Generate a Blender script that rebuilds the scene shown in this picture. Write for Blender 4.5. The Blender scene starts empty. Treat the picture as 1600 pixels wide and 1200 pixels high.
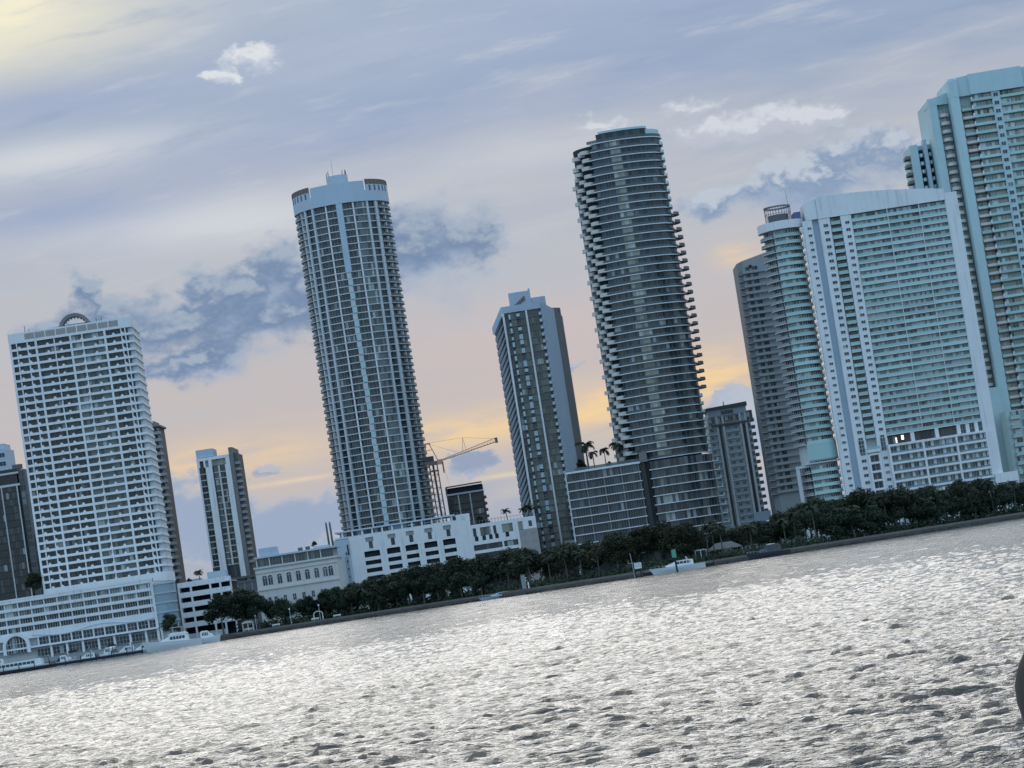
import bpy, math, random
import numpy as np
from mathutils import Vector, Matrix

SC = bpy.context.scene
COL = SC.collection
R = math.radians
random.seed(7)
CAMZ = 3.8

# ------------------------------------------------------------------ camera
cam_d = bpy.data.cameras.new('camera')
cam_d.sensor_width = 36.0
cam_d.lens = 99.0
cam_d.clip_start = 0.3
cam_d.clip_end = 20000.0
cam = bpy.data.objects.new('camera', cam_d)
COL.objects.link(cam)
cam.matrix_world = (Matrix.Translation((0, 0, CAMZ)) @ Matrix.Rotation(R(90 + 4.045), 4, 'X')
                    @ Matrix.Rotation(R(-8.75), 4, 'Z'))
SC.camera = cam
SC.view_settings.view_transform = 'Standard'
SC.view_settings.look = 'None'
SC.view_settings.exposure = 0.0
SC.view_settings.gamma = 1.0
SC.view_settings.use_curve_mapping = False

# ------------------------------------------------------------------ sun and sky
SUN_AZ, SUN_EL = R(-2.0), R(25.0)          # azimuth from +Y, negative to the left
SUN_DIR = Vector((math.sin(SUN_AZ) * math.cos(SUN_EL), math.cos(SUN_AZ) * math.cos(SUN_EL), math.sin(SUN_EL)))
sd = bpy.data.lights.new('sun', 'SUN')
sd.energy = 0.56
sd.angle = R(35.0)
sd.color = (1.0, 0.95, 0.87)
so = bpy.data.objects.new('sun', sd)
COL.objects.link(so)
so.location = (0, 0, 400)
so.rotation_euler = SUN_DIR.to_track_quat('Z', 'Y').to_euler()


def lin(r, g, b):
    def c(x):
        x /= 255.0
        return x / 12.92 if x <= 0.04045 else ((x + 0.055) / 1.055) ** 2.4
    return (c(r), c(g), c(b), 1.0)


world = bpy.data.worlds.new('World')
SC.world = world
world.use_nodes = True
WT = world.node_tree
WT.nodes.clear()


class E:
    """A socket with arithmetic, for building node trees as formulas."""
    def __init__(self, s, t):
        self.s, self.t = s, t

    def _m(self, op, *args, clamp=False):
        n = self.t.nodes.new('ShaderNodeMath')
        n.operation = op
        n.use_clamp = clamp
        for i, a in enumerate((self,) + args):
            if isinstance(a, E):
                self.t.links.new(a.s, n.inputs[i])
            else:
                n.inputs[i].default_value = a
        return E(n.outputs[0], self.t)

    def __add__(self, o): return self._m('ADD', o)
    def __sub__(self, o): return self._m('SUBTRACT', o)
    def __mul__(self, o): return self._m('MULTIPLY', o)
    def __truediv__(self, o): return self._m('DIVIDE', o)
    def pow(self, o): return self._m('POWER', o)
    def max(self, o): return self._m('MAXIMUM', o)
    def min(self, o): return self._m('MINIMUM', o)
    def sqrt(self): return self._m('SQRT')
    def exp(self): return self._m('EXPONENT')

    def sstep(self, a, b):
        n = self.t.nodes.new('ShaderNodeMapRange')
        n.interpolation_type = 'SMOOTHSTEP'
        self.t.links.new(self.s, n.inputs['Value'])
        n.inputs['From Min'].default_value = a
        n.inputs['From Max'].default_value = b
        return E(n.outputs['Result'], self.t)


def mixc(t, fac, a, b, mode='MIX'):
    n = t.nodes.new('ShaderNodeMix')
    n.data_type = 'RGBA'
    n.blend_type = mode
    n.clamp_factor = True
    for sock, v in ((n.inputs[0], fac), (n.inputs[6], a), (n.inputs[7], b)):
        if isinstance(v, E):
            t.links.new(v.s, sock)
        else:
            sock.default_value = v
    return E(n.outputs[2], t)


def vec(t, x, y, z):
    n = t.nodes.new('ShaderNodeCombineXYZ')
    for i, v in enumerate((x, y, z)):
        if isinstance(v, E):
            t.links.new(v.s, n.inputs[i])
        else:
            n.inputs[i].default_value = v
    return E(n.outputs[0], t)


def noise(t, v, scale=1.0, detail=4.0, rough=0.55, color=False):
    n = t.nodes.new('ShaderNodeTexNoise')
    t.links.new(v.s, n.inputs['Vector'])
    n.inputs['Scale'].default_value = scale
    n.inputs['Detail'].default_value = detail
    n.inputs['Roughness'].default_value = rough
    return E(n.outputs['Color' if color else 'Fac'], t)


def ramp(t, fac, stops):
    n = t.nodes.new('ShaderNodeValToRGB')
    el = n.color_ramp.elements
    while len(el) < len(stops):
        el.new(0.5)
    for e, (p, c) in zip(el, stops):
        e.position = p
        e.color = c
    t.links.new(fac.s, n.inputs[0])
    return E(n.outputs[0], t)


tc = WT.nodes.new('ShaderNodeTexCoord')
sep = WT.nodes.new('ShaderNodeSeparateXYZ')
WT.links.new(tc.outputs['Generated'], sep.inputs[0])
wx, wy, wz = (E(sep.outputs[i], WT) for i in range(3))
wdir = E(tc.outputs['Generated'], WT)
yc = wy.max(0.15)
S = wx / yc * 1000.0                         # bearing, milliradians from due north of the boat
T = wz / yc * 1000.0                         # height above the horizon, milliradians
nlow = noise(WT, vec(WT, S * 0.0075, T * 0.034, 1.3), 1.0, 4, 0.55)
nlow2 = noise(WT, vec(WT, S * 0.017, T * 0.085, 5.1), 1.0, 5, 0.6)
nfine = noise(WT, vec(WT, S * 0.085, T * 0.12, 2.2), 1.0, 9, 0.62)
nbig = noise(WT, vec(WT, S * 0.030, T * 0.055, 7.7), 1.0, 4, 0.55)
Tw = T + (nlow - 0.5) * 90.0 + (nlow2 - 0.5) * 50.0
west = ramp(WT, Tw * (1 / 400.0), [
    (0.00, lin(168, 174, 190)), (0.055, lin(172, 177, 192)), (0.095, lin(190, 187, 190)),
    (0.135, lin(197, 188, 186)), (0.165, lin(199, 189, 186)), (0.205, lin(193, 188, 190)),
    (0.26, lin(191, 189, 194)), (0.33, lin(184, 189, 199)), (0.40, lin(172, 181, 198)),
    (0.46, lin(150, 168, 195)), (0.53, lin(160, 175, 199)), (0.60, lin(158, 174, 200)),
    (0.80, lin(196, 206, 222)), (1.0, lin(205, 214, 228))])


def gauss(s0, t0, a, b):
    ds = (S - s0) / a
    dt = (T - t0) / b
    return ((ds * ds + dt * dt) * -1.0).exp()


# warm light low over the roofs and the brighter veil round the hidden sun
warm = (gauss(28, 58, 30, 8) + gauss(72, 62, 22, 9) * 1.1 + gauss(-108, 60, 34, 7) * 0.75
        + gauss(-25, 57, 28, 6) * 0.85 + gauss(88, 105, 9, 5) * 0.8)
warm = warm * (nlow2 - 0.5 + (nlow - 0.5) * 0.6 + 0.55).sstep(0.35, 0.70) * 0.95
west = mixc(WT, warm, west, lin(249, 213, 156))
pink = gauss(28, 88, 55, 12) * 0.28 + gauss(-10, 84, 60, 12) * 0.22
west = mixc(WT, pink, west, lin(212, 190, 186))
cream = (gauss(-172, 238, 66, 36) * 1.1) * (nlow2 * 0.9 + 0.5)
west = mixc(WT, cream, west, lin(238, 232, 206))
veil = (gauss(-150, 176, 60, 8) + gauss(-85, 142, 45, 7) * 0.8 + gauss(-40, 196, 60, 9) * 0.25
        + gauss(-120, 150, 55, 7) * 0.6 + gauss(20, 152, 45, 8) * 0.4)
west = mixc(WT, veil * 0.85, west, lin(214, 217, 221))
slate = (gauss(-150, 196, 70, 9) * 0.55 + gauss(-150, 155, 50, 8) * 0.5 + gauss(60, 196, 130, 14) * 0.35
         + gauss(-60, 168, 70, 10) * 0.45 + gauss(60, 172, 60, 8) * 0.30)
west = mixc(WT, slate * 1.25, west, lin(150, 166, 200))
cir = noise(WT, vec(WT, S * 0.018 + T * 0.012, T * 0.11 - S * 0.012, 21.0), 1.0, 7, 0.62)
west = mixc(WT, cir.sstep(0.52, 0.78) * T.sstep(95.0, 150.0) * 0.5, west, lin(203, 207, 214))
west = mixc(WT, (cir * -1.0 + 1.0).sstep(0.52, 0.78) * T.sstep(120.0, 170.0) * 0.55, west, lin(142, 158, 189))
streak = (gauss(-84, 48.5, 16, 0.9) + gauss(-8, 39, 14, 0.9)) * (nfine * 1.2).min(1.0)
west = mixc(WT, streak, west, lin(238, 216, 178))


wn = WT.nodes.new('ShaderNodeTexNoise')
WT.links.new(vec(WT, S * 0.050, T * 0.075, 11.0).s, wn.inputs['Vector'])
wn.inputs['Scale'].default_value = 1.0
wn.inputs['Detail'].default_value = 6.0
wn.inputs['Roughness'].default_value = 0.6
wsep = WT.nodes.new('ShaderNodeSeparateColor')
WT.links.new(wn.outputs['Color'], wsep.inputs[0])
SX = S + (E(wsep.outputs[0], WT) - 0.5) * 34.0
TX = T + (E(wsep.outputs[1], WT) - 0.5) * 22.0


def blobs(lst, s_=None, t_=None):
    F = None
    s_ = s_ or SX
    t_ = t_ or TX
    for s0, t0, a, b in lst:
        ds = (s_ - s0) / a
        dt = (t_ - t0) / b
        v = (ds * ds + dt * dt).sqrt() * -1.0 + 1.0
        F = v if F is None else F.max(v)
    return F


def layer(base, F, amp, n, soft, dark, pale, inner):
    f = F + (n - 0.5) * amp
    m = f.sstep(0.0, soft)
    body = mixc(WT, f.sstep(inner[0], inner[1]), pale, dark)
    return mixc(WT, m, base, body)


def puff(base, lst, amp, soft, dark, mid, rim, opacity=1.0, dt=4.5, rimk=0.9):
    """a heaped cloud: billowed outline, pale upper rim, darker belly that melts away below"""
    nA = noise(WT, vec(WT, S * 0.080, T * 0.110, 3.3), 1.0, 7, 0.60)
    nB = noise(WT, vec(WT, (S + 1.5) * 0.080, (T + dt) * 0.110, 3.3), 1.0, 7, 0.60)
    f = blobs(lst) + (nA - 0.5) * amp
    fu = blobs(lst, SX + 1.5, TX + dt) + (nB - 0.5) * amp
    lit = (f - fu).sstep(0.02, 0.50)
    body = mixc(WT, f.sstep(0.05, 0.75), mid, dark)
    body = mixc(WT, lit * rimk, body, rim)
    low = (f - fu).sstep(-0.55, 0.15)
    m = f.sstep(0.0, soft) * (low * 0.35 + 0.65) * opacity
    return mixc(WT, m, base, body)


# far, soft banks low down
lowbank = blobs([(-119, 41, 30, 17), (-72, 33, 40, 13), (-20, 43, 20, 7), (78.8, 45, 13, 15), (-100, 30, 60, 11)])
west = layer(west, lowbank, 2.2, nbig * 0.5 + nfine * 0.5, 0.45, lin(156, 171, 196), lin(184, 188, 198), (0.1, 0.6))
west = puff(west, [(79.5, 46.0, 11.5, 13.5)], 0.5, 0.12, lin(160, 175, 198), lin(166, 180, 202), lin(190, 196, 206))
# pale puffs
west = puff(west, [(-76, 200.5, 12, 5.0), (-87, 195.5, 9, 3)], 2.0, 0.6, lin(196, 204, 216), lin(202, 209, 219), lin(222, 226, 230), 0.9, 2.5)
west = puff(west, [(100, 149, 34, 8), (78, 158, 19, 6), (46, 156, 13, 5), (120, 147, 20, 6)], 2.4, 0.7, lin(188, 194, 209), lin(194, 199, 211), lin(214, 219, 227), 0.85, 3.0)
# the slate blue cumulus
soft = blobs([(-128, 112, 46, 17), (-85, 112, 52, 20), (-24, 122, 40, 24), (-105, 95, 34, 11), (112, 124, 58, 14)])
west = layer(west, soft, 1.6, nfine * 0.4 + nbig * 0.6, 1.0, lin(154, 171, 197), lin(172, 184, 201), (0.1, 0.8))
west = puff(west, [(-138, 115, 27, 14), (-147, 127, 9, 8), (-146.5, 131, 6, 5), (-112, 108, 36, 15), (-92, 117, 24, 15),
                   (-104, 122, 12, 9), (-77, 123, 15, 14), (-66, 110, 34, 16), (-28, 126, 25, 18), (-10, 126, 18, 13),
                   (-45, 118, 22, 16), (-112, 96, 22, 8), (-160, 111, 14, 11)], 1.6, 0.55, lin(116, 139, 171), lin(138, 157, 184), lin(184, 194, 206), rimk=0.6)
west = puff(west, [(84, 123, 18, 8), (98, 125, 17, 9), (120, 128, 26, 12), (140, 133, 22, 13), (128, 136, 14, 9), (106, 130, 12, 7)],
            1.8, 0.6, lin(136, 157, 186), lin(158, 174, 197), lin(200, 207, 217), rimk=0.75)
west = puff(west, [(24.8, 75, 6, 2.2), (-88, 54, 7, 3.0)], 1.4, 0.4, lin(154, 166, 190), lin(164, 174, 194), lin(186, 190, 200), 0.9, 1.5)
west = layer(west, blobs([(-19, 44, 15, 4.5)]), 1.6, nfine, 0.4, lin(150, 163, 188), lin(168, 176, 194), (0.1, 0.6))

# overhead and behind the camera: clear blue evening sky with thin cloud
sky = WT.nodes.new('ShaderNodeTexSky')
sky.sky_type = 'NISHITA'
sky.sun_disc = False
sky.sun_elevation = SUN_EL
sky.sun_rotation = SUN_AZ
sky.altitude = 0.0
sky.air_density = 1.2
sky.dust_density = 1.5
sky.ozone_density = 1.5
nsky = mixc(WT, 1.0, E(sky.outputs[0], WT), (0.105, 0.105, 0.105, 1), 'MULTIPLY')
wide = noise(WT, wdir, 2.2, 5, 0.55)
east = mixc(WT, wide.sstep(0.42, 0.72) * 0.55, nsky, lin(190, 206, 226))
east = mixc(WT, 0.6, east, lin(168, 203, 236))
east = mixc(WT, 1.0, east, (1.72, 1.70, 1.66, 1), 'MULTIPLY')
el = (wz / (wx * wx + wy * wy).sqrt().max(0.02))
upper = mixc(WT, wide.sstep(0.35, 0.7), lin(214, 220, 230), lin(244, 243, 238))
upper = mixc(WT, 1.0, upper, (1.27, 1.27, 1.25, 1), 'MULTIPLY')
front = mixc(WT, el.sstep(0.27, 0.62), west, upper)
col = mixc(WT, wy.sstep(-0.15, 0.45), east, front)
# glow of the veiled sun itself
dotn = WT.nodes.new('ShaderNodeVectorMath')
dotn.operation = 'DOT_PRODUCT'
WT.links.new(tc.outputs['Generated'], dotn.inputs[0])
dotn.inputs[1].default_value = SUN_DIR
dd = E(dotn.outputs['Value'], WT).max(0.0)
glow = dd.pow(60.0) * 0.24 + dd.pow(9.0) * 0.10 * el.sstep(0.2, 0.5)
glowc = vec(WT, glow * 1.0, glow * 0.93, glow * 0.72)
addn = mixc(WT, 1.0, col, glowc, 'ADD')
bg = WT.nodes.new('ShaderNodeBackground')
WT.links.new(addn.s, bg.inputs['Color'])
bg.inputs['Strength'].default_value = 1.0
wo = WT.nodes.new('ShaderNodeOutputWorld')
WT.links.new(bg.outputs[0], wo.inputs['Surface'])
world.cycles.sampling_method = 'MANUAL'
world.cycles.sample_map_resolution = 512

# ------------------------------------------------------------------ materials
MATS = {}


def mat(name, color, rough=0.6, spec=0.5, vary=0.12, scale=0.35, streak=0.0, metallic=0.0, bump=0.0, rnd=0.0):
    if name in MATS:
        return MATS[name]
    m = bpy.data.materials.new(name)
    m.use_nodes = True
    t = m.node_tree
    p = t.nodes['Principled BSDF']
    p.inputs['Roughness'].default_value = rough
    p.inputs['Specular IOR Level'].default_value = spec
    p.inputs['Metallic'].default_value = metallic
    geo = t.nodes.new('ShaderNodeNewGeometry')
    pos = E(geo.outputs['Position'], t)
    n = noise(t, pos, scale, 5, 0.6)
    f = (n - 0.5) * (2 * vary) + 1.0
    if streak:
        mp = t.nodes.new('ShaderNodeMapping')
        mp.inputs['Scale'].default_value = (0.9, 0.9, 0.06)
        t.links.new(geo.outputs['Position'], mp.inputs['Vector'])
        n2 = noise(t, E(mp.outputs[0], t), 1.0, 4, 0.6)
        f = f - n2.sstep(0.5, 0.8) * streak
    if rnd:
        oi = t.nodes.new('ShaderNodeObjectInfo')
        f = f * ((E(oi.outputs['Random'], t) - 0.5) * (2 * rnd) + 1.0)
    c = mixc(t, 1.0, tuple(color) + (1.0,), vec(t, f, f, f), 'MULTIPLY')
    t.links.new(c.s, p.inputs['Base Color'])
    if bump:
        b = t.nodes.new('ShaderNodeBump')
        b.inputs['Strength'].default_value = bump
        b.inputs['Distance'].default_value = 0.1
        nb = noise(t, pos, 3.0, 4, 0.6)
        t.links.new(nb.s, b.inputs['Height'])
        t.links.new(b.outputs[0], p.inputs['Normal'])
    MATS[name] = m
    return m


def glass(name, dark, mid, pale, p_mid, p_pale, cell=1.3, rough=0.08, spec=0.42):
    """Window glazing: a dim room, a half drawn blind or a pale curtain behind each pane."""
    m = bpy.data.materials.new(name)
    m.use_nodes = True
    t = m.node_tree
    p = t.nodes['Principled BSDF']
    p.inputs['Roughness'].default_value = rough
    p.inputs['Specular IOR Level'].default_value = spec
    tcn = t.nodes.new('ShaderNodeTexCoord')
    oi = t.nodes.new('ShaderNodeObjectInfo')
    rn = E(oi.outputs['Random'], t)
    sp = t.nodes.new('ShaderNodeSeparateXYZ')
    t.links.new(tcn.outputs['Object'], sp.inputs[0])
    ox, oy, oz = (E(sp.outputs[i], t) for i in range(3))
    cx = (ox * (1 / cell))._m('FLOOR')
    wn = t.nodes.new('ShaderNodeTexWhiteNoise')
    wn.noise_dimensions = '2D'
    v = vec(t, cx + rn * 91.7, rn * 37.3, 0.0)
    t.links.new(v.s, wn.inputs['Vector'])
    r1 = E(wn.outputs['Value'], t) * 0.65 + (rn * 17.31)._m('FRACT') * 0.35
    a = r1.sstep(1 - p_pale - p_mid - 0.03, 1 - p_pale - p_mid + 0.03)
    b = r1.sstep(1 - p_pale - 0.03, 1 - p_pale + 0.03)
    c = mixc(t, a, tuple(dark) + (1,), tuple(mid) + (1,))
    c = mixc(t, b, c, tuple(pale) + (1,))
    t.links.new(c.s, p.inputs['Base Color'])
    bp = t.nodes.new('ShaderNodeBump')
    bp.inputs['Strength'].default_value = 0.12
    nb = noise(t, E(tcn.outputs['Object'], t), 0.7, 2, 0.5)
    t.links.new(nb.s, bp.inputs['Height'])
    t.links.new(bp.outputs[0], p.inputs['Normal'])
    MATS[name] = m
    return m


def railglass(name, color, opac=0.75, rough=0.12):
    m = bpy.data.materials.new(name)
    m.use_nodes = True
    t = m.node_tree
    p = t.nodes['Principled BSDF']
    oi = t.nodes.new('ShaderNodeObjectInfo')
    f = E(oi.outputs['Random'], t) * 0.35 + 0.82
    c = mixc(t, 1.0, tuple(color) + (1,), vec(t, f, f, f), 'MULTIPLY')
    t.links.new(c.s, p.inputs['Base Color'])
    p.inputs['Roughness'].default_value = rough
    tr = t.nodes.new('ShaderNodeBsdfTransparent')
    tr.inputs[0].default_value = (0.75, 0.9, 0.9, 1)
    mx = t.nodes.new('ShaderNodeMixShader')
    mx.inputs[0].default_value = opac
    t.links.new(tr.outputs[0], mx.inputs[1])
    t.links.new(p.outputs[0], mx.inputs[2])
    t.links.new(mx.outputs[0], t.nodes['Material Output'].inputs['Surface'])
    MATS[name] = m
    return m


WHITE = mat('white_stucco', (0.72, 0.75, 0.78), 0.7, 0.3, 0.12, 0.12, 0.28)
WHITE2 = mat('offwhite_concrete', (0.52, 0.57, 0.60), 0.7, 0.3, 0.08, 0.15, 0.12)  # off-white, darker and greyer than the stucco
PALE = mat('pale_blue_render', (0.42, 0.52, 0.62), 0.7, 0.3, 0.08, 0.15, 0.10)
CYAN = mat('pale_teal_render', (0.43, 0.59, 0.63), 0.65, 0.3, 0.08, 0.15, 0.10)
GREY = mat('grey_concrete', (0.28, 0.315, 0.34), 0.8, 0.3, 0.10, 0.2, 0.15)
DGREY = mat('dark_grey_concrete', (0.14, 0.15, 0.16), 0.8, 0.3, 0.12, 0.2, 0.1)
BEIGE = mat('beige_render', (0.36, 0.33, 0.32), 0.8, 0.3, 0.08, 0.3, 0.15)
CREAM = mat('cream_stucco', (0.58, 0.58, 0.56), 0.75, 0.3, 0.07, 0.2, 0.12)
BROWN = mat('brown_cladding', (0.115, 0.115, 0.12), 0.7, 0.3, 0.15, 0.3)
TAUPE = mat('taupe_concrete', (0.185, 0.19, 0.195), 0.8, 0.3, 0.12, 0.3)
BLACK = mat('black_metal', (0.025, 0.027, 0.03), 0.45, 0.5, 0.1)
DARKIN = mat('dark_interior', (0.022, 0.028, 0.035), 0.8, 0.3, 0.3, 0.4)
FRAME = mat('window_frame_grey', (0.16, 0.19, 0.21), 0.5, 0.5, 0.1)
FRAMEW = mat('window_frame_white', (0.55, 0.60, 0.63), 0.5, 0.5, 0.1)
STEELR = mat('faded_red_crane_paint', (0.52, 0.27, 0.20), 0.5, 0.5, 0.15)
STEELD = mat('dark_crane_steel', (0.12, 0.105, 0.10), 0.5, 0.5, 0.15)
RUST = mat('brown_brick_parapet', (0.20, 0.15, 0.13), 0.8, 0.3, 0.2, 0.6)
G_DARK = glass('glass_dark_rooms', (0.026, 0.036, 0.045), (0.065, 0.08, 0.09), (0.32, 0.37, 0.39), 0.30, 0.12, spec=0.3)
G_MIX = glass('glass_mixed_blinds', (0.035, 0.05, 0.055), (0.12, 0.16, 0.17), (0.42, 0.48, 0.50), 0.35, 0.22)
G_TEAL = glass('glass_green_tint', (0.03, 0.055, 0.055), (0.17, 0.28, 0.28), (0.55, 0.64, 0.64), 0.36, 0.40)
G_BLUE = glass('glass_blue_tint', (0.024, 0.036, 0.048), (0.05, 0.072, 0.092), (0.17, 0.22, 0.25), 0.40, 0.10, 1.7, spec=0.28)
G_GOLD = glass('glass_pale_bronze', (0.14, 0.145, 0.12), (0.27, 0.29, 0.25), (0.46, 0.50, 0.46), 0.5, 0.25, 1.5)
G_OLIVE = glass('glass_olive_tint', (0.04, 0.055, 0.05), (0.10, 0.13, 0.115), (0.36, 0.42, 0.40), 0.38, 0.12)
R_TEAL = railglass('railing_glass_teal', (0.37, 0.59, 0.60), 0.85)
R_CORNER = railglass('corner_glass_pale', (0.27, 0.38, 0.45), 0.85)
R_CLEAR = railglass('railing_glass_clear', (0.20, 0.30, 0.34), 0.55)
R_GREY = railglass('railing_glass_grey', (0.08, 0.11, 0.13), 0.65)


# ------------------------------------------------------------------ mesh helpers
class MB:
    def __init__(self):
        self.v, self.f, self.m = [], [], []

    def face(self, pts, m=0):
        n = len(self.v)
        self.v += [tuple(p) for p in pts]
        self.f.append(tuple(range(n, n + len(pts))))
        self.m.append(m)
        return self

    def box(self, x0, x1, y0, y1, z0, z1, m=0):
        n = len(self.v)
        self.v += [(x0, y0, z0), (x1, y0, z0), (x1, y1, z0), (x0, y1, z0), (x0, y0, z1), (x1, y0, z1), (x1, y1, z1), (x0, y1, z1)]
        for q in ((0, 3, 2, 1), (4, 5, 6, 7), (0, 1, 5, 4), (1, 2, 6, 5), (2, 3, 7, 6), (3, 0, 4, 7)):
            self.f.append(tuple(n + i for i in q))
            self.m.append(m)
        return self

    def prism(self, poly, z0, z1, m=0):
        """poly counter-clockwise seen from above; z1 may be a list, one height per corner."""
        n, k = len(self.v), len(poly)
        zt = z1 if isinstance(z1, (list, tuple)) else [z1] * k
        self.v += [(x, y, z0) for x, y in poly] + [(x, y, z) for (x, y), z in zip(poly, zt)]
        self.f.append(tuple(n + i for i in reversed(range(k))))
        self.f.append(tuple(n + k + i for i in range(k)))
        self.m += [m, m]
        for i in range(k):
            j = (i + 1) % k
            self.f.append((n + i, n + j, n + k + j, n + k + i))
            self.m.append(m)
        return self

    def xprism(self, poly, y0, y1, m=0):
        """poly in x,z (counter-clockwise seen from -y) pushed back from y0 to y1."""
        n, k = len(self.v), len(poly)
        self.v += [(x, y0, z) for x, z in poly] + [(x, y1, z) for x, z in poly]
        self.f.append(tuple(n + i for i in range(k)))
        self.f.append(tuple(n + k + i for i in reversed(range(k))))
        self.m += [m, m]
        for i in range(k):
            j = (i + 1) % k
            self.f.append((n + j, n + i, n + k + i, n + k + j))
            self.m.append(m)
        return self

    def tube(self, p, q, r, r2=None, n=6, m=0, caps=True):
        p, q = Vector(p), Vector(q)
        r2 = r if r2 is None else r2
        d = (q - p).normalized()
        a = d.orthogonal().normalized()
        b = d.cross(a)
        k = len(self.v)
        for c, rr in ((p, r), (q, r2)):
            for i in range(n):
                t = 2 * math.pi * i / n
                self.v.append(tuple(c + a * (rr * math.cos(t)) + b * (rr * math.sin(t))))
        for i in range(n):
            j = (i + 1) % n
            self.f.append((k + i, k + j, k + n + j, k + n + i))
            self.m.append(m)
        if caps:
            self.f.append(tuple(k + i for i in reversed(range(n))))
            self.f.append(tuple(k + n + i for i in range(n)))
            self.m += [m, m]
        return self

    def ribbon(self, inner, outer, z0, z1, m=0, close=False):
        """a wall between two plan curves with the same number of points (outer on the camera side)."""
        k, n = len(self.v), len(inner)
        for pts, z in ((outer, z0), (outer, z1), (inner, z1), (inner, z0)):
            self.v += [(x, y, z) for x, y in pts]
        last = n if close else n - 1
        for i in range(last):
            j = (i + 1) % n
            for a in range(4):
                b = (a + 1) % 4
                self.f.append((k + a * n + i, k + a * n + j, k + b * n + j, k + b * n + i))
                self.m.append(m)
        if not close:
            self.f.append(tuple(k + a * n for a in (3, 2, 1, 0))[::-1])
            self.f.append(tuple(k + a * n + n - 1 for a in (0, 1, 2, 3))[::-1])
            self.m += [m, m]
        return self

    def mesh(self, name, mats, smooth=False):
        me = bpy.data.meshes.new(name)
        me.from_pydata(self.v, [], self.f)
        for mm in mats:
            me.materials.append(mm)
        me.polygons.foreach_set('material_index', self.m)
        if smooth:
            me.polygons.foreach_set('use_smooth', [True] * len(self.f))
        me.update()
        return me


CACHE = {}


def cached(key, fn):
    if key not in CACHE:
        CACHE[key] = fn()
    return CACHE[key]


def tag(o, label=None, cat=None, group=None, kind=None):
    if label: o['label'] = label
    if cat: o['category'] = cat
    if group: o['group'] = group
    if kind: o['kind'] = kind
    return o


def obj(name, me, loc=(0, 0, 0), rz=0.0, parent=None):
    o = bpy.data.objects.new(name, me)
    COL.objects.link(o)
    o.location = loc
    o.rotation_euler = (0, 0, rz)
    if parent is not None:
        o.parent = parent
    return o


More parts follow.
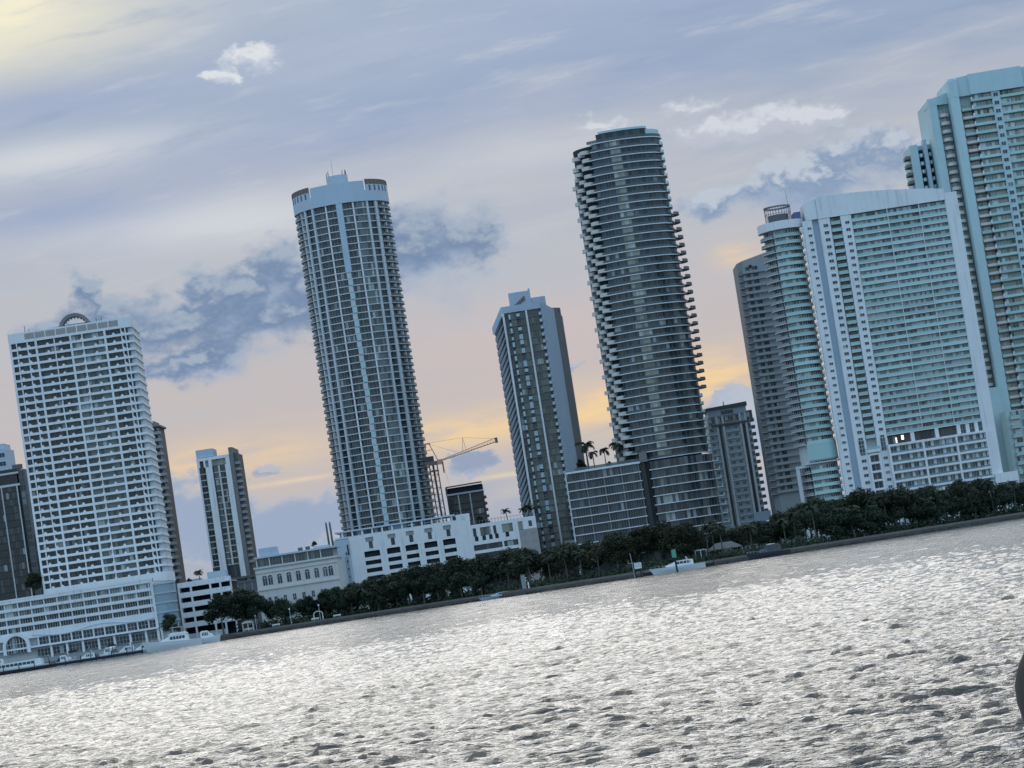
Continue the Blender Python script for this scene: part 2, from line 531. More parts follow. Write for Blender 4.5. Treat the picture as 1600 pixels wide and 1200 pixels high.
class B:
    """A building: an empty at its base; parts are given in metres from the boat, before the building is turned."""
    def __init__(self, name, label, cat, X, Y, Z=2.0, rz=0.0, group=None):
        self.X, self.Y, self.Z = X, Y, Z
        self.root = obj(name, None, (X, Y, Z), rz)
        self.root.empty_display_size = 2
        tag(self.root, label, cat, group)

    def put(self, name, me, x, y, z, rz=0.0, parent=None, label=None):
        o = obj(name, me, (x - self.X, y - self.Y, z - self.Z) if parent is None else (x, y, z), rz, parent or self.root)
        if label: o['label'] = label
        return o

    def box(self, name, x0, x1, y0, y1, z0, z1, m, label=None):
        d = (round(x1 - x0, 3), round(y1 - y0, 3), round(z1 - z0, 3))
        me = cached(('box', d, m.name), lambda: MB().box(0, d[0], 0, d[1], 0, d[2]).mesh(name, [m]))
        return self.put(name, me, x0, y0, z0, label=label)

    def mb(self, name, mb, mats, label=None, smooth=False):
        """an MB written in absolute coordinates"""
        mb.v = [(x - self.X, y - self.Y, z - self.Z) for x, y, z in mb.v]
        o = obj(name, mb.mesh(name, mats if isinstance(mats, (list, tuple)) else [mats], smooth), (0, 0, 0), 0, self.root)
        if label: o['label'] = label
        return o

    def win(self, x0, x1, z0, z1, y, n, g, fr=None, rows=1, name='window', bar=0.10, depth=0.14):
        fr = fr or FRAME
        w, h = round(x1 - x0, 3), round(z1 - z0, 3)

        def fn():
            b = MB()
            b.box(0, w, 0, depth, 0, bar).box(0, w, 0, depth, h - bar, h)
            for i in range(n + 1):
                c = min(max(w * i / n, bar / 2), w - bar / 2)
                b.box(c - bar / 2, c + bar / 2, 0.004, depth - 0.004, bar, h - bar)
            for r in range(1, rows):
                c = h * r / rows
                b.box(bar, w - bar, 0.02, depth - 0.02, c - bar / 3, c + bar / 3)
            for i in range(n):
                b.face([(w * i / n, depth * .6, 0), (w * (i + 1) / n, depth * .6, 0), (w * (i + 1) / n, depth * .6, h), (w * i / n, depth * .6, h)], 1)
            return b.mesh(name, [fr, g])
        return self.put(name, cached(('win', w, h, n, rows, g.name, fr.name, bar, depth), fn), x0, y, z0)

    def swin(self, x, y0, y1, z0, z1, n, g, fr=None, side=1, name='window'):
        """window on a side wall (facing +x when side=1)"""
        fr = fr or FRAME
        w, h = round(y1 - y0, 3), round(z1 - z0, 3)

        def fn():
            b = MB()
            b.box(0, w, 0, .14, 0, .1).box(0, w, 0, .14, h - .1, h)
            for i in range(n + 1):
                c = min(max(w * i / n, .05), w - .05)
                b.box(c - .05, c + .05, .004, .136, .1, h - .1)
            for i in range(n):
                b.face([(w * i / n, .08, 0), (w * (i + 1) / n, .08, 0), (w * (i + 1) / n, .08, h), (w * i / n, .08, h)], 1)
            return b.mesh(name, [fr, g])
        me = cached(('swin', w, h, n, g.name, fr.name), fn)
        return self.put(name, me, x, y0 if side > 0 else y1, z0, R(90) if side > 0 else R(-90))

    def balcony(self, x0, x1, y0, y1, z, slab, rail, rm, sm, posts=0, sides=True, name='balcony', post_m=None, top=True):
        """floor slab with a railing panel in front and at the ends; y0 is the outer edge"""
        w, d = round(x1 - x0, 3), round(y1 - y0, 3)
        pm = post_m or sm

        def fn():
            b = MB()
            b.box(0, w, 0, d, 0, slab, 0)
            b.box(.05, w - .05, .06, .11, slab, slab + rail, 1)
            if top:
                b.box(.03, w - .03, .04, .13, slab + rail, slab + rail + .06, 2)
            if sides:
                b.box(.05, .10, .11, d, slab, slab + rail, 1)
                b.box(w - .10, w - .05, .11, d, slab, slab + rail, 1)
            for i in range(posts):
                c = w * (i + .5) / posts
                b.box(c - .06, c + .06, .02, .14, slab, slab + rail, 2)
            return b.mesh(name, [sm, rm, pm])
        key = ('balc', w, d, slab, rail, rm.name, sm.name, posts, sides, top, pm.name)
        return self.put(name, cached(key, fn), x0, y0, z)


def ell(cx, cy, rx, ry, a0, a1, n):
    """plan points of an ellipse; angle 0 faces the boat, positive to the right"""
    return [(cx + rx * math.sin(R(a0 + (a1 - a0) * i / n)), cy - ry * math.cos(R(a0 + (a1 - a0) * i / n))) for i in range(n + 1)]

# ================================================================== BUILDINGS
def rnd(a, b):
    return random.uniform(a, b)


# ---- white apartment slab tower with a hoop on the roof (left)
def hoop_tower():
    b = B('apartment_tower', 'broad white apartment tower with a round hoop on its roof, above the marina',
          'apartment tower', -193, 1100, 2, R(2.5))
    X0, X1 = -193.0, -144.2
    plan = [(X0, 1100), (X1 - 1.6, 1100), (X1 - .5, 1100.45), (X1, 1101.5), (X1, 1131), (X0, 1131)]
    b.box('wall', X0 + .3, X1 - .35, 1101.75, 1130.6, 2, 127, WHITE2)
    n, z0, fh = 32, 29.0, 3.0625
    band = cached('hoopband', lambda: MB().prism([(x - X0, y - 1100) for x, y in plan], 0, .95).mesh('floor_band', [WHITE]))
    bays = [(-192.3, -182.9, 5, [2.0, 6.2]), (-182.1, -169.3, 8, [6.6]), (-168.5, -155.8, 8, [4.0]), (-154.9, -146.3, 6, [5.8, 7.4])]
    for i in range(n):
        z = z0 + i * fh
        b.put('floor_band', band, X0, 1100, z)
        for k, (a, c, m, fins) in enumerate(bays):
            b.win(a, c, z + .95, z + fh, 1101.5, m, G_DARK if k != 2 else G_MIX, FRAME)

            def fn(a=a, c=c, fins=fins):
                q = MB()
                for f_ in fins:
                    q.box(f_, f_ + .42, .12, 1.48, 0, fh - .95)
                w = c - a
                for f_ in (w * .28, w * .68):
                    q.box(f_, f_ + 1.1, .05, .75, 0, .42).box(f_ + .25, f_ + .8, .10, .7, .42, .75)
                return q.mesh('balcony_divider', [WHITE])
            b.put('balcony_divider', cached(('hoopdiv', k), fn), a, 1100, z + .95)
        b.swin(X1 - .33, 1107, 1112, z + 1.1, z + fh - .3, 2, G_DARK)
    for x in (X0 + .02, -182.9, -169.3, -155.75):
        b.box('pier', x, x + .78, 1099.94, 1101.72, 28, 127, WHITE)
    cap = MB().prism([(x, y) for x, y in plan], 127, 131)
    b.mb('parapet', cap, WHITE)
    b.mb('base_band', MB().prism([(x, y - .02) for x, y in plan], 26.2, 28.99), WHITE)
    for i in range(9):
        x = -186.5 + i * 4.15
        b.box('louver_panel', x, x + 3.7, 1099.93, 1100.1, 128.1, 130.4, BEIGE)
    # the hoop: a thick half ring standing on the roof
    hp = MB()
    k = 22
    cx, cz, ro, ri = -166.8, 129.4, 6.6, 5.3
    for i in range(k):
        a, c = math.pi * i / k, math.pi * (i + 1) / k
        pa = [(cx + r * math.cos(t), y, cz + r * math.sin(t)) for t in (a, c) for r in (ri, ro) for y in (1103, 1108)]
        ia0, ia1, oa0, oa1, ic0, ic1, oc0, oc1 = pa
        hp.face([ia0, oa0, oc0, ic0]).face([oa1, ia1, ic1, oc1]).face([oa0, oa1, oc1, oc0]).face([ia1, ia0, ic0, ic1])
    b.mb('roof_hoop', hp, TAUPE)
    rb = MB()
    for i in range(1, 12):
        t = math.pi * i / 12
        p = (cx + (ri - .25) * math.cos(t), 0, cz + (ri - .25) * math.sin(t))
        rb.tube((p[0], 1103.2, p[2]), (p[0], 1107.8, p[2]), .28, n=5)
    b.mb('hoop_rib', rb, DGREY)
    b.box('plant_room', -178, -150, 1110, 1124, 131, 132.6, WHITE2)
    for x, h in ((-186.5, 2.9), (-184.9, 1.5), (-158.2, 1.9), (-157.0, 1.2), (-156.2, 2.2)):
        b.mb('antenna', MB().tube((x, 1104, 131), (x, 1104, 131 + h), .16, .10), BLACK)


hoop_tower()


def terrace_block():
    b = B('terrace_block', 'long low white block with a big arched window and wave moulding behind the yachts',
          'building', -180, 1062, 2)
    X0, X1 = -222.0, -145.2
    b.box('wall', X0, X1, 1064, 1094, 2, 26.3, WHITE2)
    rows = [23.6, 20.55, 17.5, 14.45]
    for z in rows:
        b.box('floor_band', X0, X1, 1062, 1063.98, z + 2.0, z + 3.05, WHITE)
        x = X0
        k = 0
        while x < X1 - 1:
            w = 5.0
            x2 = min(x + w, X1 - .3)
            b.win(x + .25, x2 - .12, z, z + 2.0, 1063.1, 5, G_DARK if z < 20 else G_MIX, FRAMEW)
            b.box('pier', x2 - .12, x2 + .25, 1062.3, 1063.9, z, z + 2.0, WHITE)
            x = x2
            k += 1
    b.box('roof_edge', X0, X1, 1061.9, 1063.9, 26.66, 27.3, WHITE)
    b.box('frieze', X0, X1, 1061.96, 1063.99, 11.7, 14.45, WHITE)
    wv = MB()
    prev = None
    N = 60
    for i in range(N + 1):
        x = -193 + (47.0) * i / N
        z = 12.35 + .72 * math.sin((x + 174) / 4.6) + .010 * (x + 170)
        if prev:
            x_, z_ = prev
            wv.xprism([(x_, z_ - .17), (x, z - .17), (x, z + .17), (x_, z_ + .17)], 1061.8, 1062.0)
        prev = (x, z)
    b.mb('wave_moulding', wv, PALE)
    x = -191.0
    while x < -147:
        b.win(x + .3, x + 4.1, 8.7, 11.5, 1062.7, 3, G_DARK, FRAMEW, rows=2)
        b.box('pier', x - .1, x + .3, 1061.9, 1063.9, 8.7, 11.7, WHITE)
        x += 4.2
    b.win(-212, -205.5, 8.9, 11.2, 1062.7, 4, G_DARK, FRAMEW)
    b.box('canopy', X0, X1, 1060.6, 1063.9, 8.05, 8.7, WHITE)
    # arched window with its deep white surround
    cx, cz, ro, ri = -199.0, 9.3, 5.1, 4.0
    ar = MB()
    k = 20
    for i in range(k):
        a, c = math.pi * i / k, math.pi * (i + 1) / k
        q = [(cx + r * math.cos(t), cz + r * math.sin(t)) for t, r in ((a, ri), (a, ro), (c, ro), (c, ri))]
        ar.xprism(q, 1059.6, 1062.4)
    ar.box(cx - ro, cx - ri, 1059.6, 1062.4, 6.6, cz).box(cx + ri, cx + ro, 1059.6, 1062.4, 6.6, cz)
    b.mb('arch_surround', ar, WHITE)
    ag = MB()
    pts = [(cx + (ri - .02) * math.cos(math.pi * i / 20), cz + (ri - .02) * math.sin(math.pi * i / 20)) for i in range(21)]
    ag.face([(x, 1061.3, z) for x, z in pts], 1)
    ag.face([(cx - ri, 1061.3, 7.0), (cx + ri, 1061.3, 7.0), (cx + ri, 1061.3, cz), (cx - ri, 1061.3, cz)], 1)
    for i in range(-3, 4):
        x = cx + i * 1.15
        ag.box(x - .09, x + .09, 1061.1, 1061.25, 7.0, cz + math.sqrt(max(0, ri * ri - (x - cx) ** 2)) - .05)
    ag.box(cx - ri, cx + ri, 1061.08, 1061.24, 10.3, 10.5)
    b.mb('arched_window', ag, [FRAMEW, G_DARK])
    # shop fronts below
    x = -192
    while x < -148:
        b.win(x, x + 5.2, 4.4, 7.3, 1062.8, 4, G_DARK, FRAMEW, rows=2, name='shop_window')
        b.box('shop_pier', x + 5.2, x + 6.0, 1061.6, 1063.9, 2, 8.05, WHITE)
        x += 6.0
    b.box('terrace', -222, -146, 1050, 1061.5, 2, 3.6, GREY)  # greyer than the block; shade behind the boats is put into this colour
    # rounded glass corner
    cxx, cyy = -144.6, 1069.0
    for i, z in enumerate([7.0, 10.6, 14.2, 17.8, 21.4]):
        gl = cached('cornerglass', lambda: MB().ribbon(ell(0, 0, 6.2, 6.6, -5, 100, 9), ell(0, 0, 6.5, 6.9, -5, 100, 9), 0, 3.0).mesh('corner_glass', [R_CORNER]))
        b.put('corner_glass', gl, cxx, cyy, z)
        bd = cached('cornerband', lambda: MB().ribbon(ell(0, 0, 5.6, 6, -6, 102, 9), ell(0, 0, 6.9, 7.3, -6, 102, 9), 0, .55).mesh('corner_band', [PALE]))
        b.put('corner_band', bd, cxx, cyy, z + 3.0)
    b.mb('corner_core', MB().prism(ell(cxx, cyy, 5.2, 5.6, -60, 150, 12), 2, 25.2), WHITE2)
    b.box('corner_pier', -146.2, -145.2, 1061.4, 1064.2, 2, 27.1, WHITE)


terrace_block()


def left_office():
    b = B('office_tower', 'dark glass office tower with thin white ribs, cut by the left photo edge', 'office tower', -226, 1190, 2)
    b.box('wall', -244, -212.6, 1190.4, 1222, 2, 77.2, DARKIN)
    for z in range(30, 77, 3):
        for x0, x1 in ((-244, -236.2), (-235.8, -228.2), (-227.8, -220.6), (-220.2, -214)):
            b.win(x0, x1, z, z + 2.9, 1190.1, 5, G_DARK, BLACK, name='window')
    for x in (-236.2, -228.2, -220.6, -214.0):
        b.box('rib', x, x + .45, 1189.6, 1190.38, 30, 77.2, WHITE2)
    b.box('floor_band', -244, -212.4, 1189.55, 1190.39, 77.25, 78.2, WHITE2)
    b.box('louvre_storey', -244, -213.2, 1190.3, 1222, 78.2, 82.4, BLACK)
    b.box('rib', -222, -221.4, 1189.7, 1190.2, 78.25, 82.4, WHITE2)
    b.box('roof_band', -244, -212.4, 1189.6, 1222, 82.4, 83.2, WHITE2)
    b.box('roof_rim', -244, -212.8, 1190, 1222, 83.25, 84.6, BLACK)
    b.box('side_wall', -212.6, -210.0, 1190.8, 1222, 2, 84.0, DGREY)
    for z in range(30, 82, 3):
        b.win(-212.4, -210.2, z, z + 2.4, 1190.62, 2, G_BLUE, FRAME, name='side_window')
    b.box('annex', -210.0, -208.2, 1193, 1222, 2, 56.0, DGREY)
    for z in range(30, 54, 3):
        b.win(-209.9, -208.4, z, z + 2.2, 1192.85, 1, G_BLUE, FRAME, name='annex_window')
    b.mb('roof_drum', MB().prism(ell(-213.5, 1196, 2.2, 2.2, 0, 342, 18)[::1], 84.6, 86.5), DGREY)
    c = B('apartment_tower', 'pale blue rooftop of a tower showing behind the dark office tower at far left', 'tower', -224, 1300, 2)
    c.box('wall', -245, -236.2, 1300, 1320, 2, 102, PALE)
    c.box('penthouse', -245, -237.2, 1302, 1318, 102, 104.5, PALE)
    for z in range(70, 100, 4):
        c.win(-243, -237, z, z + 2.2, 1299.9, 4, G_BLUE, FRAMEW)


left_office()


def brown_sliver():
    b = B('apartment_tower', 'narrow brown tower with stacked balconies peeking out behind the hoop tower', 'apartment tower', -165, 1250, 2)
    b.box('wall', -178, -159.2, 1251.5, 1275, 2, 97.6, BROWN)
    n = 22
    for i in range(n):
        z = 29 + i * 3.1
        b.balcony(-166, -158.3, 1249.6, 1256, z, .32, 1.0, GREY, GREY, top=False)
        b.win(-164, -159.6, z + .4, z + 2.6, 1251.3, 3, G_DARK, FRAME)
    b.box('pier', -159.3, -158.6, 1250.2, 1251.6, 2, 97.0, TAUPE)
    b.box('roof_slab', -178, -158.2, 1249.8, 1275, 97.6, 98.5, TAUPE)
    b.box('penthouse', -174, -160.5, 1253, 1270, 98.5, 100.4, TAUPE)


brown_sliver()


def garage():
    b = B('parking_garage', 'small white parking garage with dark open decks between the hoop tower and the trees', 'parking garage', -131, 1110, 2)
    x0, x1 = -142.4, -125.2
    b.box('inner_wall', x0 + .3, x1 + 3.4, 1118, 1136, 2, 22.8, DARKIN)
    zz = [22.7, 18.75, 14.8, 10.85, 6.9]
    for i, z in enumerate(zz):
        b.box('parapet', x0, x1, 1110, 1110.6, z - .2, z + 1.85, WHITE)
        b.box('deck', x0, x1 + 3.6, 1110.6, 1136, z - .2, z + .25, WHITE2)
        b.mb('side_parapet', MB().prism([(x1 + .02, 1110.0), (x1 + 3.9, 1112.5), (x1 + 3.6, 1113), (x1 + .02, 1110.6)], z - .2, z + 1.85), WHITE)
    for x in (x0, -137.6, -129.9, x1 - .7, ):
        b.box('pier', x, x + .75, 1109.96, 1110.64, 2, 24.0, WHITE)
    b.mb('corner_pier', MB().prism([(x1 + 3.3, 1111.9), (x1 + 3.95, 1112.4), (x1 + 3.6, 1113.1), (x1 + 3.2, 1112.4)], 2, 24.3), WHITE)
    b.box('base_wall', x0, x1, 1110.1, 1110.5, 2, 4.2, WHITE2)
    b.box('roof_hut', -131.5, -124, 1122, 1130, 23, 27.3, PALE)
    b.box('roof_hut', -139, -134.5, 1124, 1130, 23, 25.6, WHITE2)


garage()


def striped_tower():
    b = B('apartment_tower', 'slim tower with two broad white stripes and brown right flank behind the small garage',
          'apartment tower', -134, 1230, 2)
    b.box('wall', -141.5, -127.8, 1231.2, 1256, 2, 79.2, TAUPE)
    for i in range(16):
        z = 31.4 + i * 2.72
        for x0, x1, g in ((-140.7, -138.3, G_DARK), (-134.6, -132.7, G_MIX), (-131.9, -129.8, G_DARK)):
            b.win(x0, x1, z + .3, z + 2.55, 1230.6, 2, g, FRAME)
        b.box('floor_band', -141.4, -138.2, 1230.4, 1231.15, z - .1, z + .2, CREAM)
        b.box('floor_band', -134.8, -129.6, 1230.4, 1231.15, z - .1, z + .2, CREAM)
    for x0, x1, z0 in ((-141.6, -140.9, 31), (-138.1, -135.2, 26), (-129.5, -127.2, 25.6)):
        b.box('white_stripe', x0, x1, 1229.7, 1231.15, z0, 75.1, WHITE)
    b.box('pale_pier', -132.65, -131.95, 1230.1, 1231.15, 31.2, 75.1, CREAM)
    b.box('dark_pier', -135.15, -134.85, 1230.0, 1231.15, 31.2, 75.1, BROWN)
    fr = MB()
    fr.box(-141.6, -127.2, 1229.68, 1231.15, 78.0, 79.3)
    for x0, x1 in ((-141.6, -140.4), (-138.7, -137.9), (-136.5, -135.1), (-128.9, -127.2)):
        fr.box(x0, x1, 1229.68, 1231.15, 75.1, 78.0)
    b.mb('crown_frame', fr, WHITE)
    b.win(-140.4, -138.7, 75.2, 78, 1230.8, 1, G_DARK)
    b.win(-137.9, -136.5, 75.2, 78, 1230.8, 1, G_DARK)
    b.win(-135.1, -128.9, 75.2, 78, 1230.8, 5, G_GOLD)
    b.box('roof_room', -141.5, -134.0, 1230.6, 1246, 79.5, 83.0, PALE)
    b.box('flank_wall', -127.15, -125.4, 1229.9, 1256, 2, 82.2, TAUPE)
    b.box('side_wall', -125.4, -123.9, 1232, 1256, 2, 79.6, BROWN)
    for i in range(17):
        z = 31 + i * 2.72
        b.balcony(-125.3, -123.3, 1231.0, 1238, z, .3, .9, GREY, GREY, top=False)
    for x0, x1 in ((-140.4, -138.3), (-135.0, -129.6)):
        b.win(x0, x1, 26, 31.0, 1230.6, 3, G_DARK, BROWN, rows=2, name='tall_window')
    b.box('base_ledge', -141.6, -123.4, 1229.5, 1231.1, 24.6, 25.6, BROWN)
    b.box('podium', -136.6, -122.6, 1228.6, 1250, 2, 22.6, DGREY)
    b.box('podium_band', -136.7, -122.4, 1228.3, 1229.2, 22.65, 23.6, DGREY)
    for i in range(4):
        b.box('podium_rib', -135 + i * 3.2, -134.6 + i * 3.2, 1228.3, 1228.58, 4, 22.5, GREY)


striped_tower()


def arch_window_mesh(w, h, g):
    """round-headed window with mullions"""
    def fn():
        q = MB()
        r = w / 2
        pts = [(r + r * math.cos(math.pi * i / 10), h - r + r * math.sin(math.pi * i / 10)) for i in range(11)]
        q.face([(0, .12, 0), (w, .12, 0)] + [(x, .12, z) for x, z in pts], 1)
        q.box(r - .06, r + .06, .02, .1, 0, h - .02)
        q.box(0, w, .03, .1, h - r - .07, h - r + .07)
        q.box(0, .08, .03, .1, 0, h - r).box(w - .08, w, .03, .1, 0, h - r)
        for i in range(10):
            (xa, za), (xb, zb) = pts[i], pts[i + 1]
            s = (r + .22) / r
            oa, ob = (r + (xa - r) * s, h - r + (za - h + r) * s), (r + (xb - r) * s, h - r + (zb - h + r) * s)
            q.xprism([(xa, za), oa, ob, (xb, zb)], -.1, .12, 0)
        return q.mesh('arched_window', [FRAMEW, g])
    return cached(('archw', w, h, g.name), fn)


def historic():
    b = B('historic_hall', 'low cream hall with round-arched windows and a glazed roof storey behind dark trees', 'hall', -95, 1110, 2)
    x0, x1 = -111.2, -78.8
    b.box('wall', x0, x1, 1110.5, 1140, 2, 25.2, CREAM)
    b.box('cornice', x0 - .4, x1 + .4, 1109.7, 1140.2, 25.25, 26.0, WHITE2)
    b.box('moulding', x0 - .15, x1 + .15, 1110.1, 1110.48, 23.4, 23.8, CREAM)
    b.box('moulding', x0 - .2, x1 + .2, 1110.0, 1110.48, 16.6, 17.3, CREAM)
    for px in (-107.9, -105.7, -102.0, -98.3, -94.6, -91.0, -87.3, -83.9, -81.7):
        b.put('arched_window', arch_window_mesh(1.9, 3.9, G_DARK), px - .95, 1110.36, 18.5)
    for px in (-107.0, -104.6, -100.9, -97.2, -93.5, -89.8, -86.2, -82.0):
        b.win(px - .7, px + .7, 11.2, 13.8, 1110.3, 2, G_DARK, FRAMEW, rows=2)
    # glazed storey
    b.box('glazed_core', x0 + 1.4, x1 - 1.0, 1113, 1136, 26, 29.2, BEIGE)
    x = x0 + .8
    while x < x1 - 4:
        b.win(x + .25, x + 5.0, 26.05, 29.2, 1111.6, 4, G_OLIVE, FRAME, rows=2, name='glazed_bay')
        b.box('post', x, x + .25, 1111.2, 1111.9, 26.0, 29.25, WHITE)
        x += 5.1
    b.box('roof', x0 + .2, x1 + .2, 1110.6, 1138, 29.3, 30.0, PALE)
    b.box('roof_room', -109.0, -101.9, 1112, 1122, 30.0, 33.2, PALE)
    for x in (-93.6, -90.6):
        b.box('cooling_unit', x, x + 1.7, 1114, 1116, 30.0, 31.3, BROWN)
    b.box('roof_box', -88, -82, 1120, 1128, 30, 31.0, PALE)


historic()


def round_tower():
    cx, cy, RR = -64.4, 1272.0, 21.2
    b = B('round_tower', 'tall round grey-white apartment tower with notched crown, tallest left of the crane', 'apartment tower', cx, cy, 2)
    z0, fh, n = 37.0, 3.128, 47
    zt = z0 + n * fh                                  # 184

    def arc(key, r0, r1, half, h, m, name, seg=None):
        seg = seg or max(2, int(half / 3))
        return cached(key, lambda: MB().ribbon(ell(0, 0, r0, r0, -half, half, seg), ell(0, 0, r1, r1, -half, half, seg), 0, h).mesh(name, [m]))
    b.mb('core', MB().prism(ell(cx, cy, RR - 1.6, RR - 1.6, 0, 352, 44), 2, zt), DGREY)

    def arcwin(half, h, nn, g, key, r=RR - .55):
        def fn():
            q = MB()
            for i in range(nn):
                a0, a1 = -half + 2 * half * i / nn, -half + 2 * half * (i + 1) / nn
                (x0, y0), (x1, y1) = ell(0, 0, r, r, a0, a1, 1)
                q.face([(x0, y0, 0), (x1, y1, 0), (x1, y1, h), (x0, y0, h)], 1)
            for i in range(nn + 1):
                a = -half + 2 * half * i / nn
                w = .25
                q.ribbon(ell(0, 0, r - .02, r - .02, a - w, a + w, 1), ell(0, 0, r + .14, r + .14, a - w, a + w, 1), 0, h)
            q.ribbon(ell(0, 0, r - .02, r - .02, -half, half, 4), ell(0, 0, r + .1, r + .1, -half, half, 4), h * .3, h * .3 + .1)
            return q.mesh('window', [FRAME, g])
        return cached(key, fn)
    ring = arc('rt_ring', RR - 1.7, RR, 118, .42, WHITE2, 'floor_ring', 48)
    for i in range(n):
        z = z0 + i * fh
        b.put('floor_ring', ring, cx, cy, z)
        h = fh - .42
        for s in (-1, 1):
            b.put('window', arcwin(6.2, h, 3, G_DARK, 'rtw1'), cx, cy, z + .42, R(s * 10.6))
            b.put('window', arcwin(7.4, h, 4, G_MIX if s > 0 else G_DARK, ('rtw2', s)), cx, cy, z + .42, R(s * 25.2))
            b.put('window', arcwin(5.0, h, 1, G_BLUE, 'rtw3'), cx, cy, z + .42, R(s * 42.2))

            def bal():
                q = MB()
                for a in (-20, -4, 12):
                    a0, a1 = a - 7, a + 7
                    q.ribbon(ell(0, 0, RR - .6, RR - .6, a0, a1, 3), ell(0, 0, RR + .6, RR + .6, a0, a1, 3), 0, .3, 0)
                    q.ribbon(ell(0, 0, RR + .42, RR + .42, a0, a1, 3), ell(0, 0, RR + .55, RR + .55, a0, a1, 3), .3, 1.25, 1)
                for a in (-28, -12, 4, 20):
                    q.ribbon(ell(0, 0, RR - 1.4, RR - 1.4, a - 1.6, a + 1.6, 1), ell(0, 0, RR - .2, RR - .2, a - 1.6, a + 1.6, 1), 0, fh - .3, 0)
                return q.mesh('balcony', [WHITE2, R_GREY])
            b.put('balcony', cached('rt_bal', bal), cx, cy, z, R(s * 80))
        if i < 37:
            st = cached(('rt_stack', i % 2), lambda i=i: MB().ribbon(ell(0, 0, RR - 1.4, RR - 1.4, -3.6, 3.6, 3), ell(0, 0, RR + (.5 if i % 2 else .25), RR + (.5 if i % 2 else .25), -3.2 + (i % 2) * .9, 2.3 + (i % 2) * .9, 3), 0, fh - .5).mesh('stair_bay', [CYAN if i % 2 else WHITE2]))
            b.put('stair_bay', st, cx, cy, z + .42)
            gl = cached('rt_stackg', lambda: MB().ribbon(ell(0, 0, RR - 1.4, RR - 1.4, 2.2, 4.2, 2), ell(0, 0, RR - .3, RR - .3, 2.2, 4.2, 2), 0, fh - .5).mesh('stair_window', [G_BLUE]))
            b.put('stair_window', gl, cx, cy, z + .42)
    for a, w, zz0 in ((-35.5, 1.3, 33), (35.5, 1.3, 33), (-48.6, 1.5, 33), (48.6, 1.5, 33)):
        p = cached(('rt_pier', w, zz0), lambda: MB().ribbon(ell(0, 0, RR - 1.6, RR - 1.6, -w, w, 1), ell(0, 0, RR + .35, RR + .35, -w, w, 1), 0, zt - zz0).mesh('pier', [WHITE2]))
        b.put('pier', p, cx, cy, zz0, R(a))
    for a in (-17.0, 17.0):
        p = cached('rt_slim', lambda: MB().ribbon(ell(0, 0, RR - 1.6, RR - 1.6, -.9, .9, 1), ell(0, 0, RR - .1, RR - .1, -.9, .9, 1), 0, zt - 36).mesh('slim_pier', [WHITE]))
        b.put('slim_pier', p, cx, cy, 36, R(a))
    p = arc('rt_spine', RR - 1.6, RR + .5, 3.7, zt - (z0 + 37 * fh), PALE, 'spine_wall', 3)
    b.put('spine_wall', p, cx, cy, z0 + 37 * fh)
    # crown
    b.put('crown_wall', arc('rt_crown', RR - 1.5, RR + .6, 180, 5.0, PALE, 'crown_wall', 60), cx, cy, zt)
    b.put('centre_parapet', arc('rt_cpar', RR - 1.2, RR + .58, 34, 4.2, PALE, 'centre_parapet', 14), cx, cy, zt + 5)
    for s in (-1, 1):
        b.put('brick_parapet', arc('rt_brick', RR - .5, RR + .1, 36, 4.2, RUST, 'brick_parapet', 16), cx, cy, zt + 5, R(s * 106))
        b.put('side_parapet', arc('rt_front', RR - .3, RR + .58, 27, 2.5, PALE, 'side_parapet', 14), cx, cy, zt + 5.0, R(s * 64))
        b.put('brick_band', arc('rt_bband', RR - .2, RR + .4, 27, 2.1, RUST, 'brick_band', 14), cx, cy, zt + 7.5, R(s * 64))
        fin = arc('rt_fin', RR + .42, RR + .62, .5, 2.1, TAUPE, 'crown_fin', 1)
        for a in (40, 46, 52, 58, 64, 70, 76, 82, 88):
            b.put('crown_fin', fin, cx, cy, zt + 7.5, R(s * a))
        b.put('crown_rail', arc('rt_rail', RR - .3, RR + .5, 27, .3, TAUPE, 'crown_rail', 12), cx, cy, zt + 9.62, R(s * 64))
        for a in (42, 50, 58, 66, 74):
            sl = arc('rt_slot', RR + .5, RR + .68, 1.3, 2.5, DGREY, 'crown_slot', 1)
            b.put('crown_slot', sl, cx, cy, zt + 4.7, R(s * a))
    b.mb('roof_drum', MB().prism(ell(cx, cy - 4, 4.9, 4.9, 0, 345, 24), zt, zt + 14.9), PALE, smooth=False)
    for x, h in ((-68.8, 1.9), (-68.0, 2.6), (-61.6, 2.2), (-60.4, 2.4), (-60.0, 2.0)):
        b.mb('antenna', MB().tube((x, cy - 6, zt + 14.9), (x, cy - 6, zt + 14.9 + h), .2, .12), BLACK)
    b.mb('mast', MB().tube((cx - 1.5, cy - 4, zt + 14.9), (cx - 1.5, cy - 4, zt + 23), .10, .05), GREY)


round_tower()


